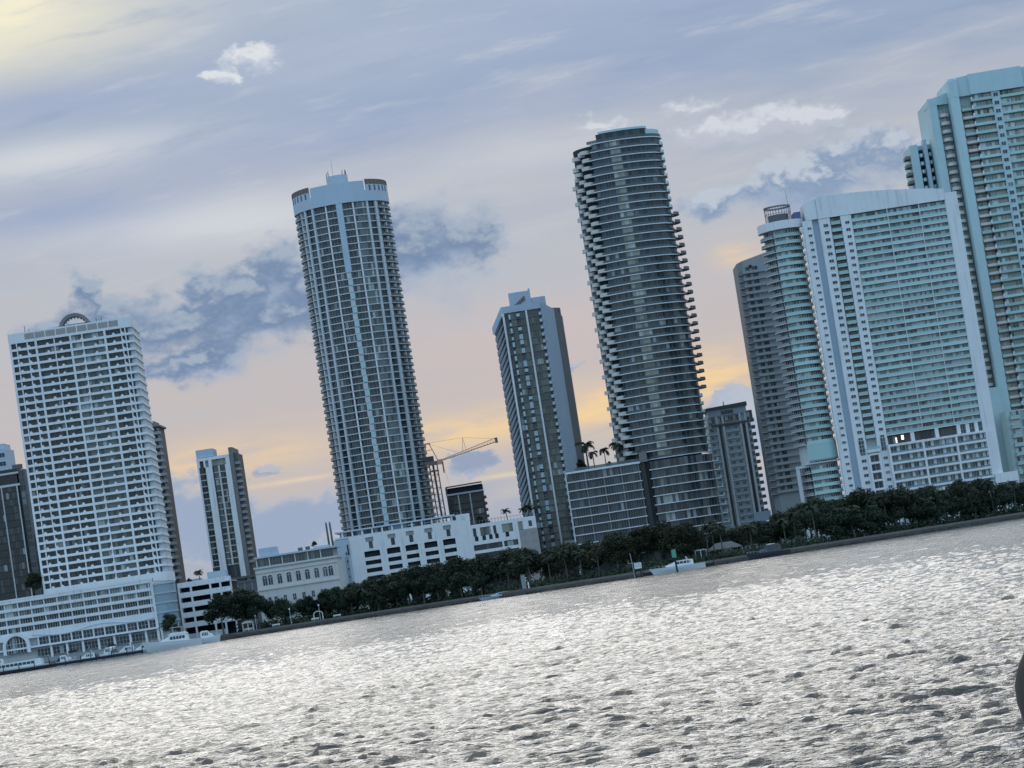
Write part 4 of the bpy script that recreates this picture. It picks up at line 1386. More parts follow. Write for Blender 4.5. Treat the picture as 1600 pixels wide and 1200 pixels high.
# ---- the big white slab with teal glass balconies
def slab_tower():
    b = B('slab_tower', 'wide white slab tower with teal glass balconies, curved roof line and blank right end wall', 'apartment tower', 150, 1150, 2)
    Y = 1150.0
    fh, n, z0 = 2.965, 31, 41.0
    # solid parts
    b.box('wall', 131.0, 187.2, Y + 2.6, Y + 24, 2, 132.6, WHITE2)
    b.box('end_wall', 187.2, 192.3, Y - .4, Y + 24, 2, 135.8, WHITE)
    crown = MB().xprism([(134.6, 133.0), (187.15, 133.0), (187.15, 137.6), (182, 138.5), (176.6, 139.2), (168, 140.2), (158, 141.2), (149, 141.8), (141, 142.0), (134.6, 142.0)], Y - .45, Y + 20)
    b.mb('roof_parapet', crown, WHITE)
    cr2 = MB().xprism([(129.8, 133.2), (134.5, 133.2), (134.5, 141.6), (129.8, 140.6)], Y + .3, Y + 20)
    b.mb('roof_parapet', cr2, WHITE)
    # walls with little windows
    b.box('pier_wall', 127.9, 131.9, Y + .3, Y + 3, 2, 133.1, WHITE)
    b.box('groove_wall', 131.95, 134.6, Y + 2.2, Y + 4, 2, 133.1, PALE)  # groove shadow is put into this bluer, darker wall colour
    b.box('pier_wall', 134.6, 139.2, Y - .2, Y + 3, 2, 132.95, WHITE)
    b.box('pier_wall', 143.6, 148.0, Y - .2, Y + 3, 2, 132.95, WHITE)
    for i in range(38):
        z = 18.5 + i * fh
        b.win(129.6, 131.2, z + 1.0, z + 2.1, Y + .16, 2, G_DARK if (i * 5) % 7 > 2 else G_BLUE, FRAMEW)
        b.win(136.2, 138.2, z + 1.0, z + 2.4, Y - .34, 2, G_BLUE if (i * 3) % 5 > 1 else G_DARK, FRAMEW)
        if i < 5 or i > 6:
            b.win(145.2, 147.0, z + 1.0, z + 2.3, Y - .34, 2, G_BLUE if (i * 3) % 4 > 1 else G_DARK, FRAMEW)
    # the grid of flats
    for i in range(n):
        z = z0 + i * fh
        b.box('floor_slab', 148.05, 187.15, Y - .3, Y + 2.55, z - .14, z + .14, WHITE)
        for a, c in ((148.2, 162.8), (163.1, 176.0), (176.3, 187.0)):
            w = c - a
            b.win(a + .1, c - .1, z + .15, z + fh - .15, Y + 1.9, 9, G_TEAL, FRAMEW)
            b.box('railing', a, c, Y - .24, Y - .18, z + .15, z + 1.22, R_TEAL)
            b.box('party_wall', c, c + .3, Y - .1, Y + 2.5, z + .145, z + fh - .145, WHITE)
            k = (i * 3 + int(a)) % 4
            b.box('screen_wall', a + w * (.27 + .03 * k), a + w * (.27 + .03 * k) + 1.3, Y + 1.3, Y + 1.8, z + .15, z + fh - .15, WHITE2)
            b.box('screen_wall', a + w * .68, a + w * .68 + 1.1, Y + 1.2, Y + 1.8, z + .15, z + fh - .15, WHITE2)
        # narrow balcony stack
        b.balcony(139.4, 143.4, Y - .5, Y + 2.5, z - .14, .28, 1.05, R_TEAL, WHITE2)
        b.win(139.8, 143.2, z + .15, z + fh - .15, Y + 2.2, 3, G_OLIVE, FRAME)
    for x in (162.8, 176.0):
        b.box('drain_pipe', x + .05, x + .25, Y - .42, Y - .3, 41, 132.9, WHITE)
    # open storey under the grid
    for a, c in ((148.6, 157.6), (159.4, 167.6), (169.4, 176.6)):
        b.box('loggia_back', a, c, Y + 2.2, Y + 2.55, 37.0, 40.8, RUST)
        b.win(a + .6, c - 1.2, 37.2, 40.4, Y + 1.9, 4, G_DARK, BROWN)
    lit = bpy.data.materials.new('lit_room')
    lit.use_nodes = True
    lit.node_tree.nodes['Principled BSDF'].inputs['Emission Color'].default_value = (1.0, 0.92, 0.78, 1)
    lit.node_tree.nodes['Principled BSDF'].inputs['Emission Strength'].default_value = 1.6
    b.box('lit_pane', 151.6, 152.1, Y + 1.7, Y + 1.85, 37.4, 39.6, lit)
    b.box('lit_pane', 154.0, 155.0, Y + 1.7, Y + 1.85, 38.4, 40.2, lit)
    for a in (157.7, 167.7, 176.7, 180.4, 184.0):
        b.box('loggia_pier', a, a + 1.5, Y - .1, Y + 2.5, 36.9, 40.84, WHITE)
    for a in (178.3, 182.0, 185.6):
        b.win(a, a + 2.0 if a < 185 else a + 1.4, 37, 40.6, Y + 1.2, 2, G_MIX, FRAMEW, rows=2)
    b.win(136.0, 138.4, 35.0, 40.6, Y - .36, 2, G_BLUE, FRAMEW, rows=3, name='tall_window')
    b.win(145.0, 147.2, 35.0, 40.6, Y - .36, 2, G_BLUE, FRAMEW, rows=3, name='tall_window')
    # white framed lower floors
    lf = 3.72
    for i in range(6):
        z = 18.0 + i * lf
        b.box('frame_band', 147.6, 188.6, Y - 1.6, Y - .32, z - .45, z + .45, WHITE)
        if i == 5:
            break
        for a, c in ((148.3, 161.6), (162.5, 175.2), (176.1, 187.6)):
            b.win(a + .05, c - .05, z + .45, z + lf - .45, Y + .9, 8, G_MIX, FRAMEW)
            w = c - a
            for t in (.22, .58, .82):
                b.box('screen_wall', a + w * t, a + w * t + 1.2, Y + .3, Y + .86, z + .46, z + lf - .46, WHITE)
            b.box('railing', a, c, Y - 1.3, Y - 1.24, z + .46, z + 1.2, R_CLEAR)
    for x in (147.6, 161.65, 175.25, 187.7):
        b.box('frame_pier', x, x + .85, Y - 1.65, Y - .31, 17.5, 37.1, WHITE)
    for x0, x1 in ((139.0, 144.2),):
        b.box('frame_pier', x0, x0 + .8, Y - 1.2, Y + .2, 16, 34.4, WHITE)
        b.box('frame_pier', x1 - .8, x1, Y - 1.2, Y + .2, 16, 34.4, WHITE)
        for i in range(6):
            z = 16.2 + i * 3.6
            b.box('frame_band', x0 + .8, x1 - .8, Y - 1.15, Y + .2, z - .4, z + .4, WHITE)
            if i < 5:
                b.win(x0 + .9, x1 - .9, z + .4, z + 3.2, Y + .1, 2, G_DARK, FRAMEW)
    b.box('roof_deck', 138.8, 144.4, Y - 1.6, Y + 1, 35.0, 36.1, WHITE)
    b.box('deck_railing', 138.9, 144.3, Y - 1.5, Y - 1.42, 36.1, 37.3, R_TEAL)
    # base storey and canopy to the right
    for x in np.arange(136.0, 187.0, 6.4):
        x = float(x)
        b.win(x, x + 5.2, 11.6, 16.6, Y - .1, 4, G_TEAL, FRAMEW, rows=2, name='lobby_window')
        b.box('lobby_pier', x + 5.3, x + 6.3, Y - .8, Y + .4, 2, 16.9, WHITE)
    b.box('lobby_band', 132, 197.4, Y - 1.2, Y - .42, 9.8, 10.6, CYAN)
    b.box('canopy', 188.7, 198.0, Y - 2.4, Y + 8, 14.9, 18.8, WHITE)
    b.box('canopy_wall', 188.8, 197.6, Y + 3, Y + 8, 2, 14.85, CYAN)
    for x in (188.8, 193.0, 197.3):
        b.box('canopy_column', x, x + .6, Y - 2.2, Y - 1.5, 2, 14.88, WHITE)
    # ---- left: rounded end with wrap-round teal balconies
    cxx, cyy = 120.2, Y + 11.5
    rx, ry = 9.4, 11.6
    b.mb('round_end_core', MB().prism(ell(cxx, cyy, rx - 2.0, ry - 2.2, 0, 350, 36), 2, 133.6), WHITE2)
    m = 38

    def rib(key, a0, a1, drx, th, h, mtl, name, seg=12):
        return cached(key, lambda: MB().ribbon(ell(0, 0, rx + drx - th, ry + drx - th, a0, a1, seg), ell(0, 0, rx + drx, ry + drx, a0, a1, seg), 0, h).mesh(name, [mtl]))

    def cwin(key, a0, a1, nn, g):
        def fn():
            q = MB()
            pts = ell(0, 0, rx - 1.7, ry - 1.8, a0, a1, nn)
            for (xa, ya), (xb, yb) in zip(pts, pts[1:]):
                q.face([(xa, ya, 0), (xb, yb, 0), (xb, yb, fh - .3), (xa, ya, fh - .3)], 1)
            for x, y in pts:
                q.box(x - .07, x + .07, y - .13, y - .01, 0, fh - .3)
            return q.mesh('window', [FRAMEW, g])
        return cached(key, fn)
    for i in range(m):
        z = 18.5 + i * fh
        if 5 <= i <= 7:
            continue
        b.put('round_slab', rib('sl_slab', -100, 52, .1, 2.4, .28, WHITE2, 'round_slab', 20), cxx, cyy, z - .14)
        b.put('round_railing', rib('sl_rail', -30, 50, -.05, .06, 1.08, R_TEAL, 'round_railing', 10), cxx, cyy, z + .15)
        b.put('side_railing', rib('sl_srail', -100, -34, -.05, .06, 1.0, GREY, 'side_railing', 8), cxx, cyy, z + .15)  # grey instead of teal: shade on this side is put into the colour
        b.put('window', cwin(('sl_w', 1), -34, 10, 5, G_TEAL), cxx, cyy, z + .15)
        b.put('window', cwin(('sl_w', 2), 12, 50, 5, G_OLIVE), cxx, cyy, z + .15)
        b.put('side_window', cwin(('sl_w', 3), -98, -36, 7, G_DARK), cxx, cyy, z + .15)  # darker glazing, again with the side's shade in its colour
        b.box('edge_post', 127.0, 127.85, Y + .6, Y + 3.0, z + .3, z + (2.3 if i % 2 else 1.7), WHITE)
    b.put('round_parapet', rib('sl_par', -110, 60, .5, 2.4, 3.4, WHITE, 'round_parapet', 24), cxx, cyy, 131.4)
    # plant deck with louvred screen two floors tall
    b.put('plant_screen', rib('sl_plant', -32, 52, .05, .5, 7.2, R_TEAL, 'plant_screen', 12), cxx, cyy, 35.0)
    b.put('plant_ledge', rib('sl_ledge', -46, 56, .7, 2.4, .5, WHITE2, 'plant_ledge', 14), cxx, cyy, 34.0)
    pr = MB()
    for a in range(-28, 50, 4):
        (x, y), _ = ell(0, 0, rx + .5, ry + .5, a, a + 1, 1)
        pr.tube((x, y, 0), (x, y, 1.1), .13, n=4)
    b.put('plant_railing', pr.mesh('plant_railing', [BLACK]), cxx, cyy, 34.5)
    fr = MB().box(109.6, 111.0, Y + 3, Y + 5, 2, 33.0).box(109.6, 118, Y + 2.8, Y + 5, 33, 34)
    b.mb('corner_frame', fr, WHITE2)
    # round lattice drum on the roof
    dr = MB()
    dx, dy, dz, r0 = 119.6, Y + 11, 134.8, 5.4
    for zz in (0, 4.0, 6.6, 7.0):
        pts = ell(dx, dy, r0, r0, 0, 360, 28)
        for (xa, ya), (xb, yb) in zip(pts, pts[1:]):
            dr.tube((xa, ya, dz + zz), (xb, yb, dz + zz), .22 if zz > 6 else .12, n=4, caps=False)
    for i in range(28):
        a = 360 * i / 28
        (x, y), _ = ell(dx, dy, r0, r0, a, a + 1, 1)
        dr.tube((x, y, dz), (x, y, dz + 7), .11, n=4, caps=False)
    b.mb('roof_lattice_drum', dr, DGREY)
    b.mb('roof_tank', MB().prism(ell(dx, dy, 4.3, 4.3, 0, 340, 18), 134.8, 138.4), DGREY)
    b.box('roof_room', 125.6, 128.4, Y + 6, Y + 16, 133.2, 138.0, mat('blue_plant_room', (0.09, 0.13, 0.28), 0.6, 0.3))
    b.mb('antenna', MB().tube((124, Y + 8, 134.8), (124, Y + 8, 148), .09, .05), BLACK)


slab_tower()


# ---- stepped teal tower cut by the right edge
def stepped_tower():
    b = B('stepped_tower', 'very tall stepped teal tower with fin walls, cut by the right edge of the photo', 'apartment tower', 225, 1250, 2)
    Y = 1250.0
    fh = 3.72
    # three stepped volumes
    b.box('wall', 194.4, 205.0, Y + 20, Y + 40, 2, 172.6, CYAN)
    b.box('wall', 204.0, 215.0, Y + 9, Y + 40, 2, 190.6, CYAN)
    b.box('wall', 214.2, 262.0, Y + 2.6, Y + 40, 2, 198.0, CYAN)
    b.box('fin_wall', 194.2, 197.7, Y + 16, Y + 19.98, 2, 172.8, CYAN)
    b.box('fin_wall', 200.2, 201.9, Y + 15, Y + 19.98, 2, 174.4, PALE)
    b.box('fin_wall', 203.9, 207.6, Y + 5, Y + 8.98, 2, 190.8, CYAN)
    b.box('fin_wall', 213.0, 216.9, Y - 1.6, Y + 8.9, 2, 195.8, CYAN)
    b.box('fin_wall', 231.4, 235.2, Y - 1.2, Y + 2.58, 2, 192.0, CYAN)
    crown = MB().prism([(212.95, Y - 1.7), (216.95, Y - 1.7), (217, Y - .3), (221.8, Y - .3), (222.4, Y - 2.0), (246.2, Y - 2.0), (246.4, Y + 1), (262, Y + 1), (262, Y + 30), (212.95, Y + 30)], 189.0,
                       [196.0, 196.6, 197.6, 198.0, 198.2, 198.4, 198.2, 198.2, 198.2, 196])
    b.mb('roof_parapet', crown, CYAN)
    b.mb('roof_parapet', MB().prism([(203.85, Y + 4.9), (207.7, Y + 4.9), (212.9, Y + 6.2), (212.9, Y + 20), (203.85, Y + 20)], 187.6, [190.4, 191.2, 192.6, 192.6, 190.4]), CYAN)
    n = 47
    for i in range(n):
        z = 14.4 + i * fh
        if z < 168:
            b.balcony(191.9, 194.5, Y + 18, Y + 26, z, .4, 1.1, TAUPE, DGREY, top=False, name='end_balcony')
            for x in (197.75, 202.0):
                w = 2.3 if x < 200 else 1.8
                rbm = cached(('stp_rb', w), lambda w=w: MB().ribbon(ell(w / 2, 3, .2, .2, -80, 80, 6), ell(w / 2, 3, w / 2 + .1, 3.4, -80, 80, 6), 0, 1.5).mesh('round_balcony', [CYAN]))
                b.put('round_balcony', rbm, x, Y + 16.2, z)
                b.box('dark_recess', x + .1, x + w - .1, Y + 18.6, Y + 19.9, z + 1.6, z + 3.4, DARKIN)
        if z < 184:
            rb2 = cached('stp_rb2', lambda: MB().ribbon(ell(2.6, 5, .3, .3, -80, 80, 8), ell(2.6, 5, 2.7, 4.6, -80, 80, 8), 0, .35, 0).ribbon(ell(2.6, 5, 2.45, 4.4, -80, 80, 8), ell(2.6, 5, 2.6, 4.55, -80, 80, 8), .35, 1.45, 1).mesh('bay_balcony', [WHITE2, CREAM]))
            b.put('bay_balcony', rb2, 207.7, Y + 3.4, z)
            b.win(208.0, 212.6, z + .4, z + fh - .1, Y + 7.6, 3, G_GOLD, FRAMEW)
            b.balcony(217.3, 222.4, Y - 1.0, Y + 2.5, z, .4, 1.15, CREAM if i % 3 else R_TEAL, DGREY, top=False, name='corner_balcony')
            b.win(217.4, 221.8, z + .45, z + fh - .1, Y + 1.2, 3, G_GOLD, FRAMEW)
        if z < 187:
            b.balcony(222.3, 231.3, Y - 1.9, Y + 2.5, z, .3, 1.15, R_TEAL, DGREY, top=False)
            b.box('corner_post', 222.0, 222.5, Y - 2.1, Y - .9, z + .5, z + 2.3, WHITE)
            b.win(222.8, 226.8, z + .35, z + fh - .05, Y - .4, 3, G_TEAL, FRAMEW)
            b.win(226.9, 231.2, z + .35, z + fh - .05, Y - .2, 3, G_GOLD if i % 4 else G_TEAL, FRAMEW)
            b.win(232.2, 234.4, z + 1.0, z + 2.8, Y - 1.36, 2, G_BLUE if i % 3 else G_DARK, FRAMEW)
            b.balcony(235.3, 247.6, Y - .6, Y + 2.5, z, .3, 1.15, R_TEAL, DGREY, top=False)
            b.win(235.5, 240.0, z + .35, z + fh - .05, Y + .5, 3, G_TEAL, FRAMEW)
            b.win(240.3, 247.4, z + .35, z + fh - .05, Y + .5, 5, G_GOLD, FRAMEW)
    b.box('podium_slab', 196, 213, Y - 3, Y + 4, 2, 58, CYAN)
    b.box('podium_slot', 203.0, 204.2, Y - 3.2, Y - 3.02, 45, 57.6, BLACK)
    b.box('annex', 210.6, 222.0, Y - 22, Y - 8, 2, 46, CYAN)
    for i in range(8):
        z = 14 + i * 4
        b.balcony(212.2, 216.6, Y - 24.6, Y - 22.02, z, .5, 1.1, R_TEAL, WHITE2)
        b.win(212.4, 216.4, z + .5, z + 3.6, Y - 22.3, 3, G_TEAL, FRAMEW)
        b.win(217.2, 221.4, z + .5, z + 3.6, Y - 22.3, 3, G_MIX, FRAMEW)


stepped_tower()


# ================================================================== LAND AND WATER
SHORE = [(-260, 985), (-165, 988), (-128, 1005), (-118, 1060), (-85, 1078), (-45, 1062), (-22, 1030), (-2, 985), (30, 962), (62, 962), (100, 978), (150, 1000), (215, 1010), (300, 1015)]


def shore_y(x):
    for (xa, ya), (xb, yb) in zip(SHORE, SHORE[1:]):
        if xa <= x <= xb:
            return ya + (yb - ya) * (x - xa) / (xb - xa)
    return 1000


def make_ground():
    m = MB()
    far = 6000
    pts = [(-4000, 985)] + SHORE + [(4000, 1015)]
    for (xa, ya), (xb, yb) in zip(pts, pts[1:]):
        m.face([(xa, ya + .8, 2.0), (xb, yb + .8, 2.0), (xb, far, 2.0), (xa, far, 2.0)])
    g = obj('ground', m.mesh('ground', [mat('dry_grass_and_paving', (0.07, 0.075, 0.06), 0.9, 0.2, 0.35, 0.08)]))
    tag(g, kind='structure')
    w = MB()
    stone = mat('stained_seawall', (0.10, 0.095, 0.09), 0.85, 0.2, 0.35, 0.5, 0.35)
    for (xa, ya), (xb, yb) in zip(pts, pts[1:]):
        w.face([(xa, ya, -3), (xb, yb, -3), (xb, yb, 1.3), (xa, ya, 1.3)])
        w.face([(xa, ya, 1.3), (xb, yb, 1.3), (xb, yb + .8, 2.0), (xa, ya + .8, 2.0)])
    s = obj('seawall', w.mesh('seawall', [stone]))
    tag(s, kind='structure')
    # pale promenade strip along the water
    p = MB()
    for (xa, ya), (xb, yb) in zip(SHORE[3:], SHORE[4:]):
        p.face([(xa, ya + 1.4, 2.02), (xb, yb + 1.4, 2.02), (xb, yb + 4.5, 2.02), (xa, ya + 4.5, 2.02)])
    tag(obj('path', p.mesh('path', [mat('path_concrete', (0.30, 0.29, 0.28), 0.9, 0.2, 0.15, 0.3)])), kind='structure')
    # tumbled boulders under the seawall: one loose line of rock
    rb = MB()
    rr = random.Random(5)
    for (xa, ya), (xb, yb) in zip(SHORE[3:-1], SHORE[4:]):
        L = math.hypot(xb - xa, yb - ya)
        for k in range(int(L / 1.3)):
            t = rr.random()
            x, y = xa + (xb - xa) * t, ya + (yb - ya) * t - rr.uniform(.1, 1.4)
            r = rr.uniform(.35, .95)
            zc = rr.uniform(-.3, .25)
            pts8 = [(x + sx * r * rr.uniform(.6, 1.1), y + sy * r * rr.uniform(.6, 1.1), zc + sz * r * rr.uniform(.4, .8)) for sx in (-1, 1) for sy in (-1, 1) for sz in (-1, 1)]
            for q in ((0, 1, 3, 2), (4, 6, 7, 5), (0, 4, 5, 1), (2, 3, 7, 6), (0, 2, 6, 4), (1, 5, 7, 3)):
                rb.face([pts8[i] for i in q])
    tag(obj('shore_rocks', rb.mesh('shore_rocks', [mat('wet_dark_rock', (0.05, 0.048, 0.045), 0.7, 0.4, 0.3, 0.8)])), kind='stuff')


make_ground()


def wave_tile(N, L, seed, peak, wdir, spread, rms, chop, cutoff):
    """height and horizontal displacement of a periodic patch of wind chop"""
    rg = np.random.default_rng(seed)
    k1 = np.fft.fftfreq(N, L / N) * 2 * np.pi
    kx, ky = np.meshgrid(k1, k1, indexing='xy')
    k = np.hypot(kx, ky)
    k[0, 0] = 1e-6
    kp = 2 * np.pi / peak
    P = np.exp(-1.25 * (kp / k) ** 2) / k ** 3.55
    c = (kx * math.cos(wdir) + ky * math.sin(wdir)) / k
    P *= np.abs(c) ** spread + 0.03
    P *= np.exp(-(k * cutoff) ** 2)
    P[0, 0] = 0
    h = (rg.normal(size=(N, N)) + 1j * rg.normal(size=(N, N))) * np.sqrt(P)
    z = np.fft.ifft2(h).real
    s = rms / z.std()
    dx = np.fft.ifft2(1j * h * kx / k).real * s * chop
    dy = np.fft.ifft2(1j * h * ky / k).real * s * chop
    return z * s, dx, dy, L, N


def sample(tile, X, Y, rot):
    z, dx, dy, L, N = tile
    c, s = math.cos(rot), math.sin(rot)
    u = ((X * c + Y * s) / L * N) % N
    v = ((-X * s + Y * c) / L * N) % N
    i0, j0 = np.floor(u).astype(int) % N, np.floor(v).astype(int) % N
    fu, fv = u - np.floor(u), v - np.floor(v)
    i1, j1 = (i0 + 1) % N, (j0 + 1) % N

    def bl(a):
        return a[j0, i0] * (1 - fu) * (1 - fv) + a[j0, i1] * fu * (1 - fv) + a[j1, i0] * (1 - fu) * fv + a[j1, i1] * fu * fv
    a, b, d = bl(z), bl(dx), bl(dy)
    return a, b * c - d * s, b * s + d * c


def make_water():
    ys = [36.0]
    while ys[-1] < 1120:
        y = ys[-1]
        ys.append(y * (1.0021 if y < 300 else (1.003 if y < 500 else 1.006)))
    ys = np.array([-4000., -400., 0., 20., 32.] + ys + [1300.])
    out = np.array([1.1, 1.4, 2.2, 5.0, 14.0, 40.0])
    us = np.concatenate([-out[::-1], np.linspace(-1, 1, 600), out])
    nu = len(us)
    X = us[None, :] * (0.25 * np.maximum(ys, 30)[:, None] + 14.0)
    Y = np.repeat(ys[:, None], nu, 1)
    t1 = wave_tile(512, 38.0, 11, 2.1, R(80), 7.0, 0.040, 0.5, 0.030)
    t2 = wave_tile(512, 23.0, 23, 1.15, R(96), 5.0, 0.036, 0.5, 0.022)
    t3 = wave_tile(512, 13.7, 31, 0.55, R(75), 3.0, 0.020, 0.5, 0.016)
    Z = np.zeros_like(X)
    DX = np.zeros_like(X)
    DY = np.zeros_like(X)
    gust = 0.92 + 0.16 * np.sin(X * .11 + Y * .037) * np.sin(Y * .071 - X * .05 + 1.3)
    for t, rot, fade in ((t1, 0.10, 1100.), (t2, 0.47, 700.), (t3, -0.35, 260.)):
        a, b, d = sample(t, X * 0.55, Y, rot)
        w = np.exp(-(Y / fade) ** 2) * gust * np.clip((1.0 - np.abs(us))[None, :] / 0.06, 0, 1) * np.clip((Y - 34) / 3.0, 0, 1)
        Z += a * w
        DX += b * w
        DY += d * w
    V = np.stack([X + DX, Y + DY, Z], -1).reshape(-1, 3)
    nr = len(ys)
    idx = np.arange(nr * nu).reshape(nr, nu)
    F = np.stack([idx[:-1, :-1], idx[:-1, 1:], idx[1:, 1:], idx[1:, :-1]], -1).reshape(-1, 4)
    me = bpy.data.meshes.new('water')
    me.vertices.add(len(V))
    me.vertices.foreach_set('co', V.astype(np.float32).ravel())
    me.loops.add(len(F) * 4)
    me.loops.foreach_set('vertex_index', F.astype(np.int32).ravel())
    me.polygons.add(len(F))
    me.polygons.foreach_set('loop_start', np.arange(0, len(F) * 4, 4, dtype=np.int32))
    me.polygons.foreach_set('loop_total', np.full(len(F), 4, dtype=np.int32))
    me.polygons.foreach_set('use_smooth', np.ones(len(F), dtype=bool))
    me.update(calc_edges=True)
    m = bpy.data.materials.new('bay_water')
    m.use_nodes = True
    t = m.node_tree
    p = t.nodes['Principled BSDF']
    p.inputs['Base Color'].default_value = (0.012, 0.022, 0.028, 1)
    p.inputs['IOR'].default_value = 1.42
    p.inputs['Specular IOR Level'].default_value = 0.7
    geo = t.nodes.new('ShaderNodeNewGeometry')
    sp = t.nodes.new('ShaderNodeSeparateXYZ')
    t.links.new(geo.outputs['Position'], sp.inputs[0])
    patch = noise(t, vec(t, E(sp.outputs[0], t) * 0.22, E(sp.outputs[1], t) * 0.035, 0.0), 1.0, 5, 0.65)
    rg = E(sp.outputs[1], t).sstep(110.0, 700.0) * (patch.sstep(0.35, 0.65) * 0.22 + 0.04) + 0.05
    t.links.new(rg.s, p.inputs['Roughness'])
    mp = t.nodes.new('ShaderNodeMapping')
    mp.inputs['Scale'].default_value = (0.36, 0.80, 1.0)
    mp.inputs['Rotation'].default_value = (0, 0, 0.15)
    t.links.new(geo.outputs['Position'], mp.inputs['Vector'])
    pv = E(mp.outputs[0], t)
    h = noise(t, pv, 15.0, 3, 0.6) * 0.060 + noise(t, pv, 5.0, 3, 0.6) * 0.085 + noise(t, pv, 1.5, 2, 0.55) * 0.09
    bp = t.nodes.new('ShaderNodeBump')
    bp.inputs['Strength'].default_value = 1.0
    bp.inputs['Distance'].default_value = 1.0
    t.links.new(h.s, bp.inputs['Height'])
    t.links.new(bp.outputs[0], p.inputs['Normal'])
    me.materials.append(m)
    o = obj('water', me)
    tag(o, kind='structure')


make_water()


# ================================================================== TREES
def leaf_mat(name, col, rnd_=.3):
    m = bpy.data.materials.new(name)
    m.use_nodes = True
    t = m.node_tree
    p = t.nodes['Principled BSDF']
    p.inputs['Roughness'].default_value = 0.55
    p.inputs['Specular IOR Level'].default_value = 0.12
    oi = t.nodes.new('ShaderNodeObjectInfo')
    geo = t.nodes.new('ShaderNodeNewGeometry')
    n = noise(t, E(geo.outputs['Position'], t), 0.45, 4, 0.6)
    f = (n - 0.5) * 0.9 + (E(oi.outputs['Random'], t) - 0.5) * (2 * rnd_) + 1.0
    ri = E(geo.outputs['Random Per Island'], t) * 0.3 + 0.85
    f = f * ri
    c = mixc(t, 1.0, col + (1,), vec(t, f, f, f * 0.9), 'MULTIPLY')
    t.links.new(c.s, p.inputs['Base Color'])
    tr = t.nodes.new('ShaderNodeBsdfTranslucent')
    t.links.new(c.s, tr.inputs[0])
    mx = t.nodes.new('ShaderNodeMixShader')
    mx.inputs[0].default_value = 0.08
    t.links.new(p.outputs[0], mx.inputs[1])
    t.links.new(tr.outputs[0], mx.inputs[2])
    t.links.new(mx.outputs[0], t.nodes['Material Output'].inputs['Surface'])
    return m


LEAF = leaf_mat('dark_foliage', (0.030, 0.048, 0.034))
LEAF2 = leaf_mat('olive_foliage', (0.036, 0.050, 0.034))
PALM = leaf_mat('palm_fronds', (0.034, 0.050, 0.036))
BARK = mat('grey_bark', (0.13, 0.115, 0.10), 0.9, 0.2, 0.3, 1.2)
PBARK = mat('pale_palm_bark', (0.10, 0.096, 0.09), 0.9, 0.2, 0.25, 1.0)


def tree_meshes(seed, h, w, lobes, leaves, low=.22):
    rr = random.Random(seed)
    trunk = MB()
    top = (rr.uniform(-.4, .4), rr.uniform(-.4, .4), h * .42)
    trunk.tube((0, 0, -.1), (top[0] * .5, top[1] * .5, h * .22), .34, .26, 7)
    trunk.tube((top[0] * .5, top[1] * .5, h * .22), top, .26, .18, 7)
    cs = []
    for i in range(lobes):
        a = 2 * math.pi * i / lobes + rr.uniform(-.4, .4)
        lv = rr.random()
        rad = w * .5 * (.72 - .45 * lv) * rr.uniform(.7, 1.1)
        c = (rad * math.cos(a), rad * math.sin(a), h * (low + .16 + (.82 - low - .16) * lv))
        cs.append((c, w * rr.uniform(.17, .27)))
        trunk.tube(top if lv > .35 else (top[0] * .7, top[1] * .7, h * .28), (c[0] * .85, c[1] * .85, c[2]), .13, .04, 5)
    cs.append(((0, 0, h * .72), w * .30))
    cs.append(((rr.uniform(-1, 1), rr.uniform(-1, 1), h * .86), w * .2))
    V, F = [], []
    for i in range(leaves):
        c, r = cs[i % len(cs)]
        while True:
            d = Vector((rr.gauss(0, 1), rr.gauss(0, 1), rr.gauss(0, 1)))
            if d.length > .1:
                break
        d.normalize()
        q = Vector(c) + Vector((d.x, d.y, d.z * .78)) * (r * (rr.random() ** .45) * rr.uniform(.75, 1.12))
        if q.z < h * low:
            q.z = h * low + rr.random() * .8
        s = rr.uniform(.22, .46)
        a1 = Vector((rr.gauss(0, 1), rr.gauss(0, 1), rr.gauss(0, .6))).normalized()
        a2 = a1.cross(d + Vector((rr.gauss(0, .5), rr.gauss(0, .5), rr.gauss(0, .5))))
        if a2.length < .05:
            continue
        a2.normalize()
        n = len(V)
        V += [tuple(q - a1 * s), tuple(q - a2 * s * .55), tuple(q + a1 * s), tuple(q + a2 * s * .55)]
        F.append((n, n + 1, n + 2, n + 3))
    me = bpy.data.meshes.new('crown')
    me.from_pydata(V, [], F)
    me.update()
    return trunk, me


TREES = []
for k, (h, w, lo, lv, low) in enumerate([(11, 11, 9, 4200, .2), (13, 10, 10, 4200, .22), (9, 10, 8, 3400, .14), (12, 13, 11, 4800, .18), (7, 7, 7, 2600, .12), (14, 12, 11, 4600, .25)]):
    tr, cm = tree_meshes(100 + k, h, w, lo, lv, low)
    cm.materials.append(LEAF if k % 2 == 0 else LEAF2)
    TREES.append((h, tr.mesh('trunk', [BARK]), cm))


def tree(name, x, y, hgt, kind, label, group, z=2.0, cat='tree'):
    h, tm, cm = TREES[kind]
    t = obj(name, None, (x, y, z), random.uniform(0, 6.28))
    tag(t, label, cat, group)
    s = hgt / h
    wd = s * random.uniform(.9, 1.15)
    t.scale = (wd, wd, s)
    obj('trunk', tm, parent=t)
    obj('crown', cm, parent=t)
    return t


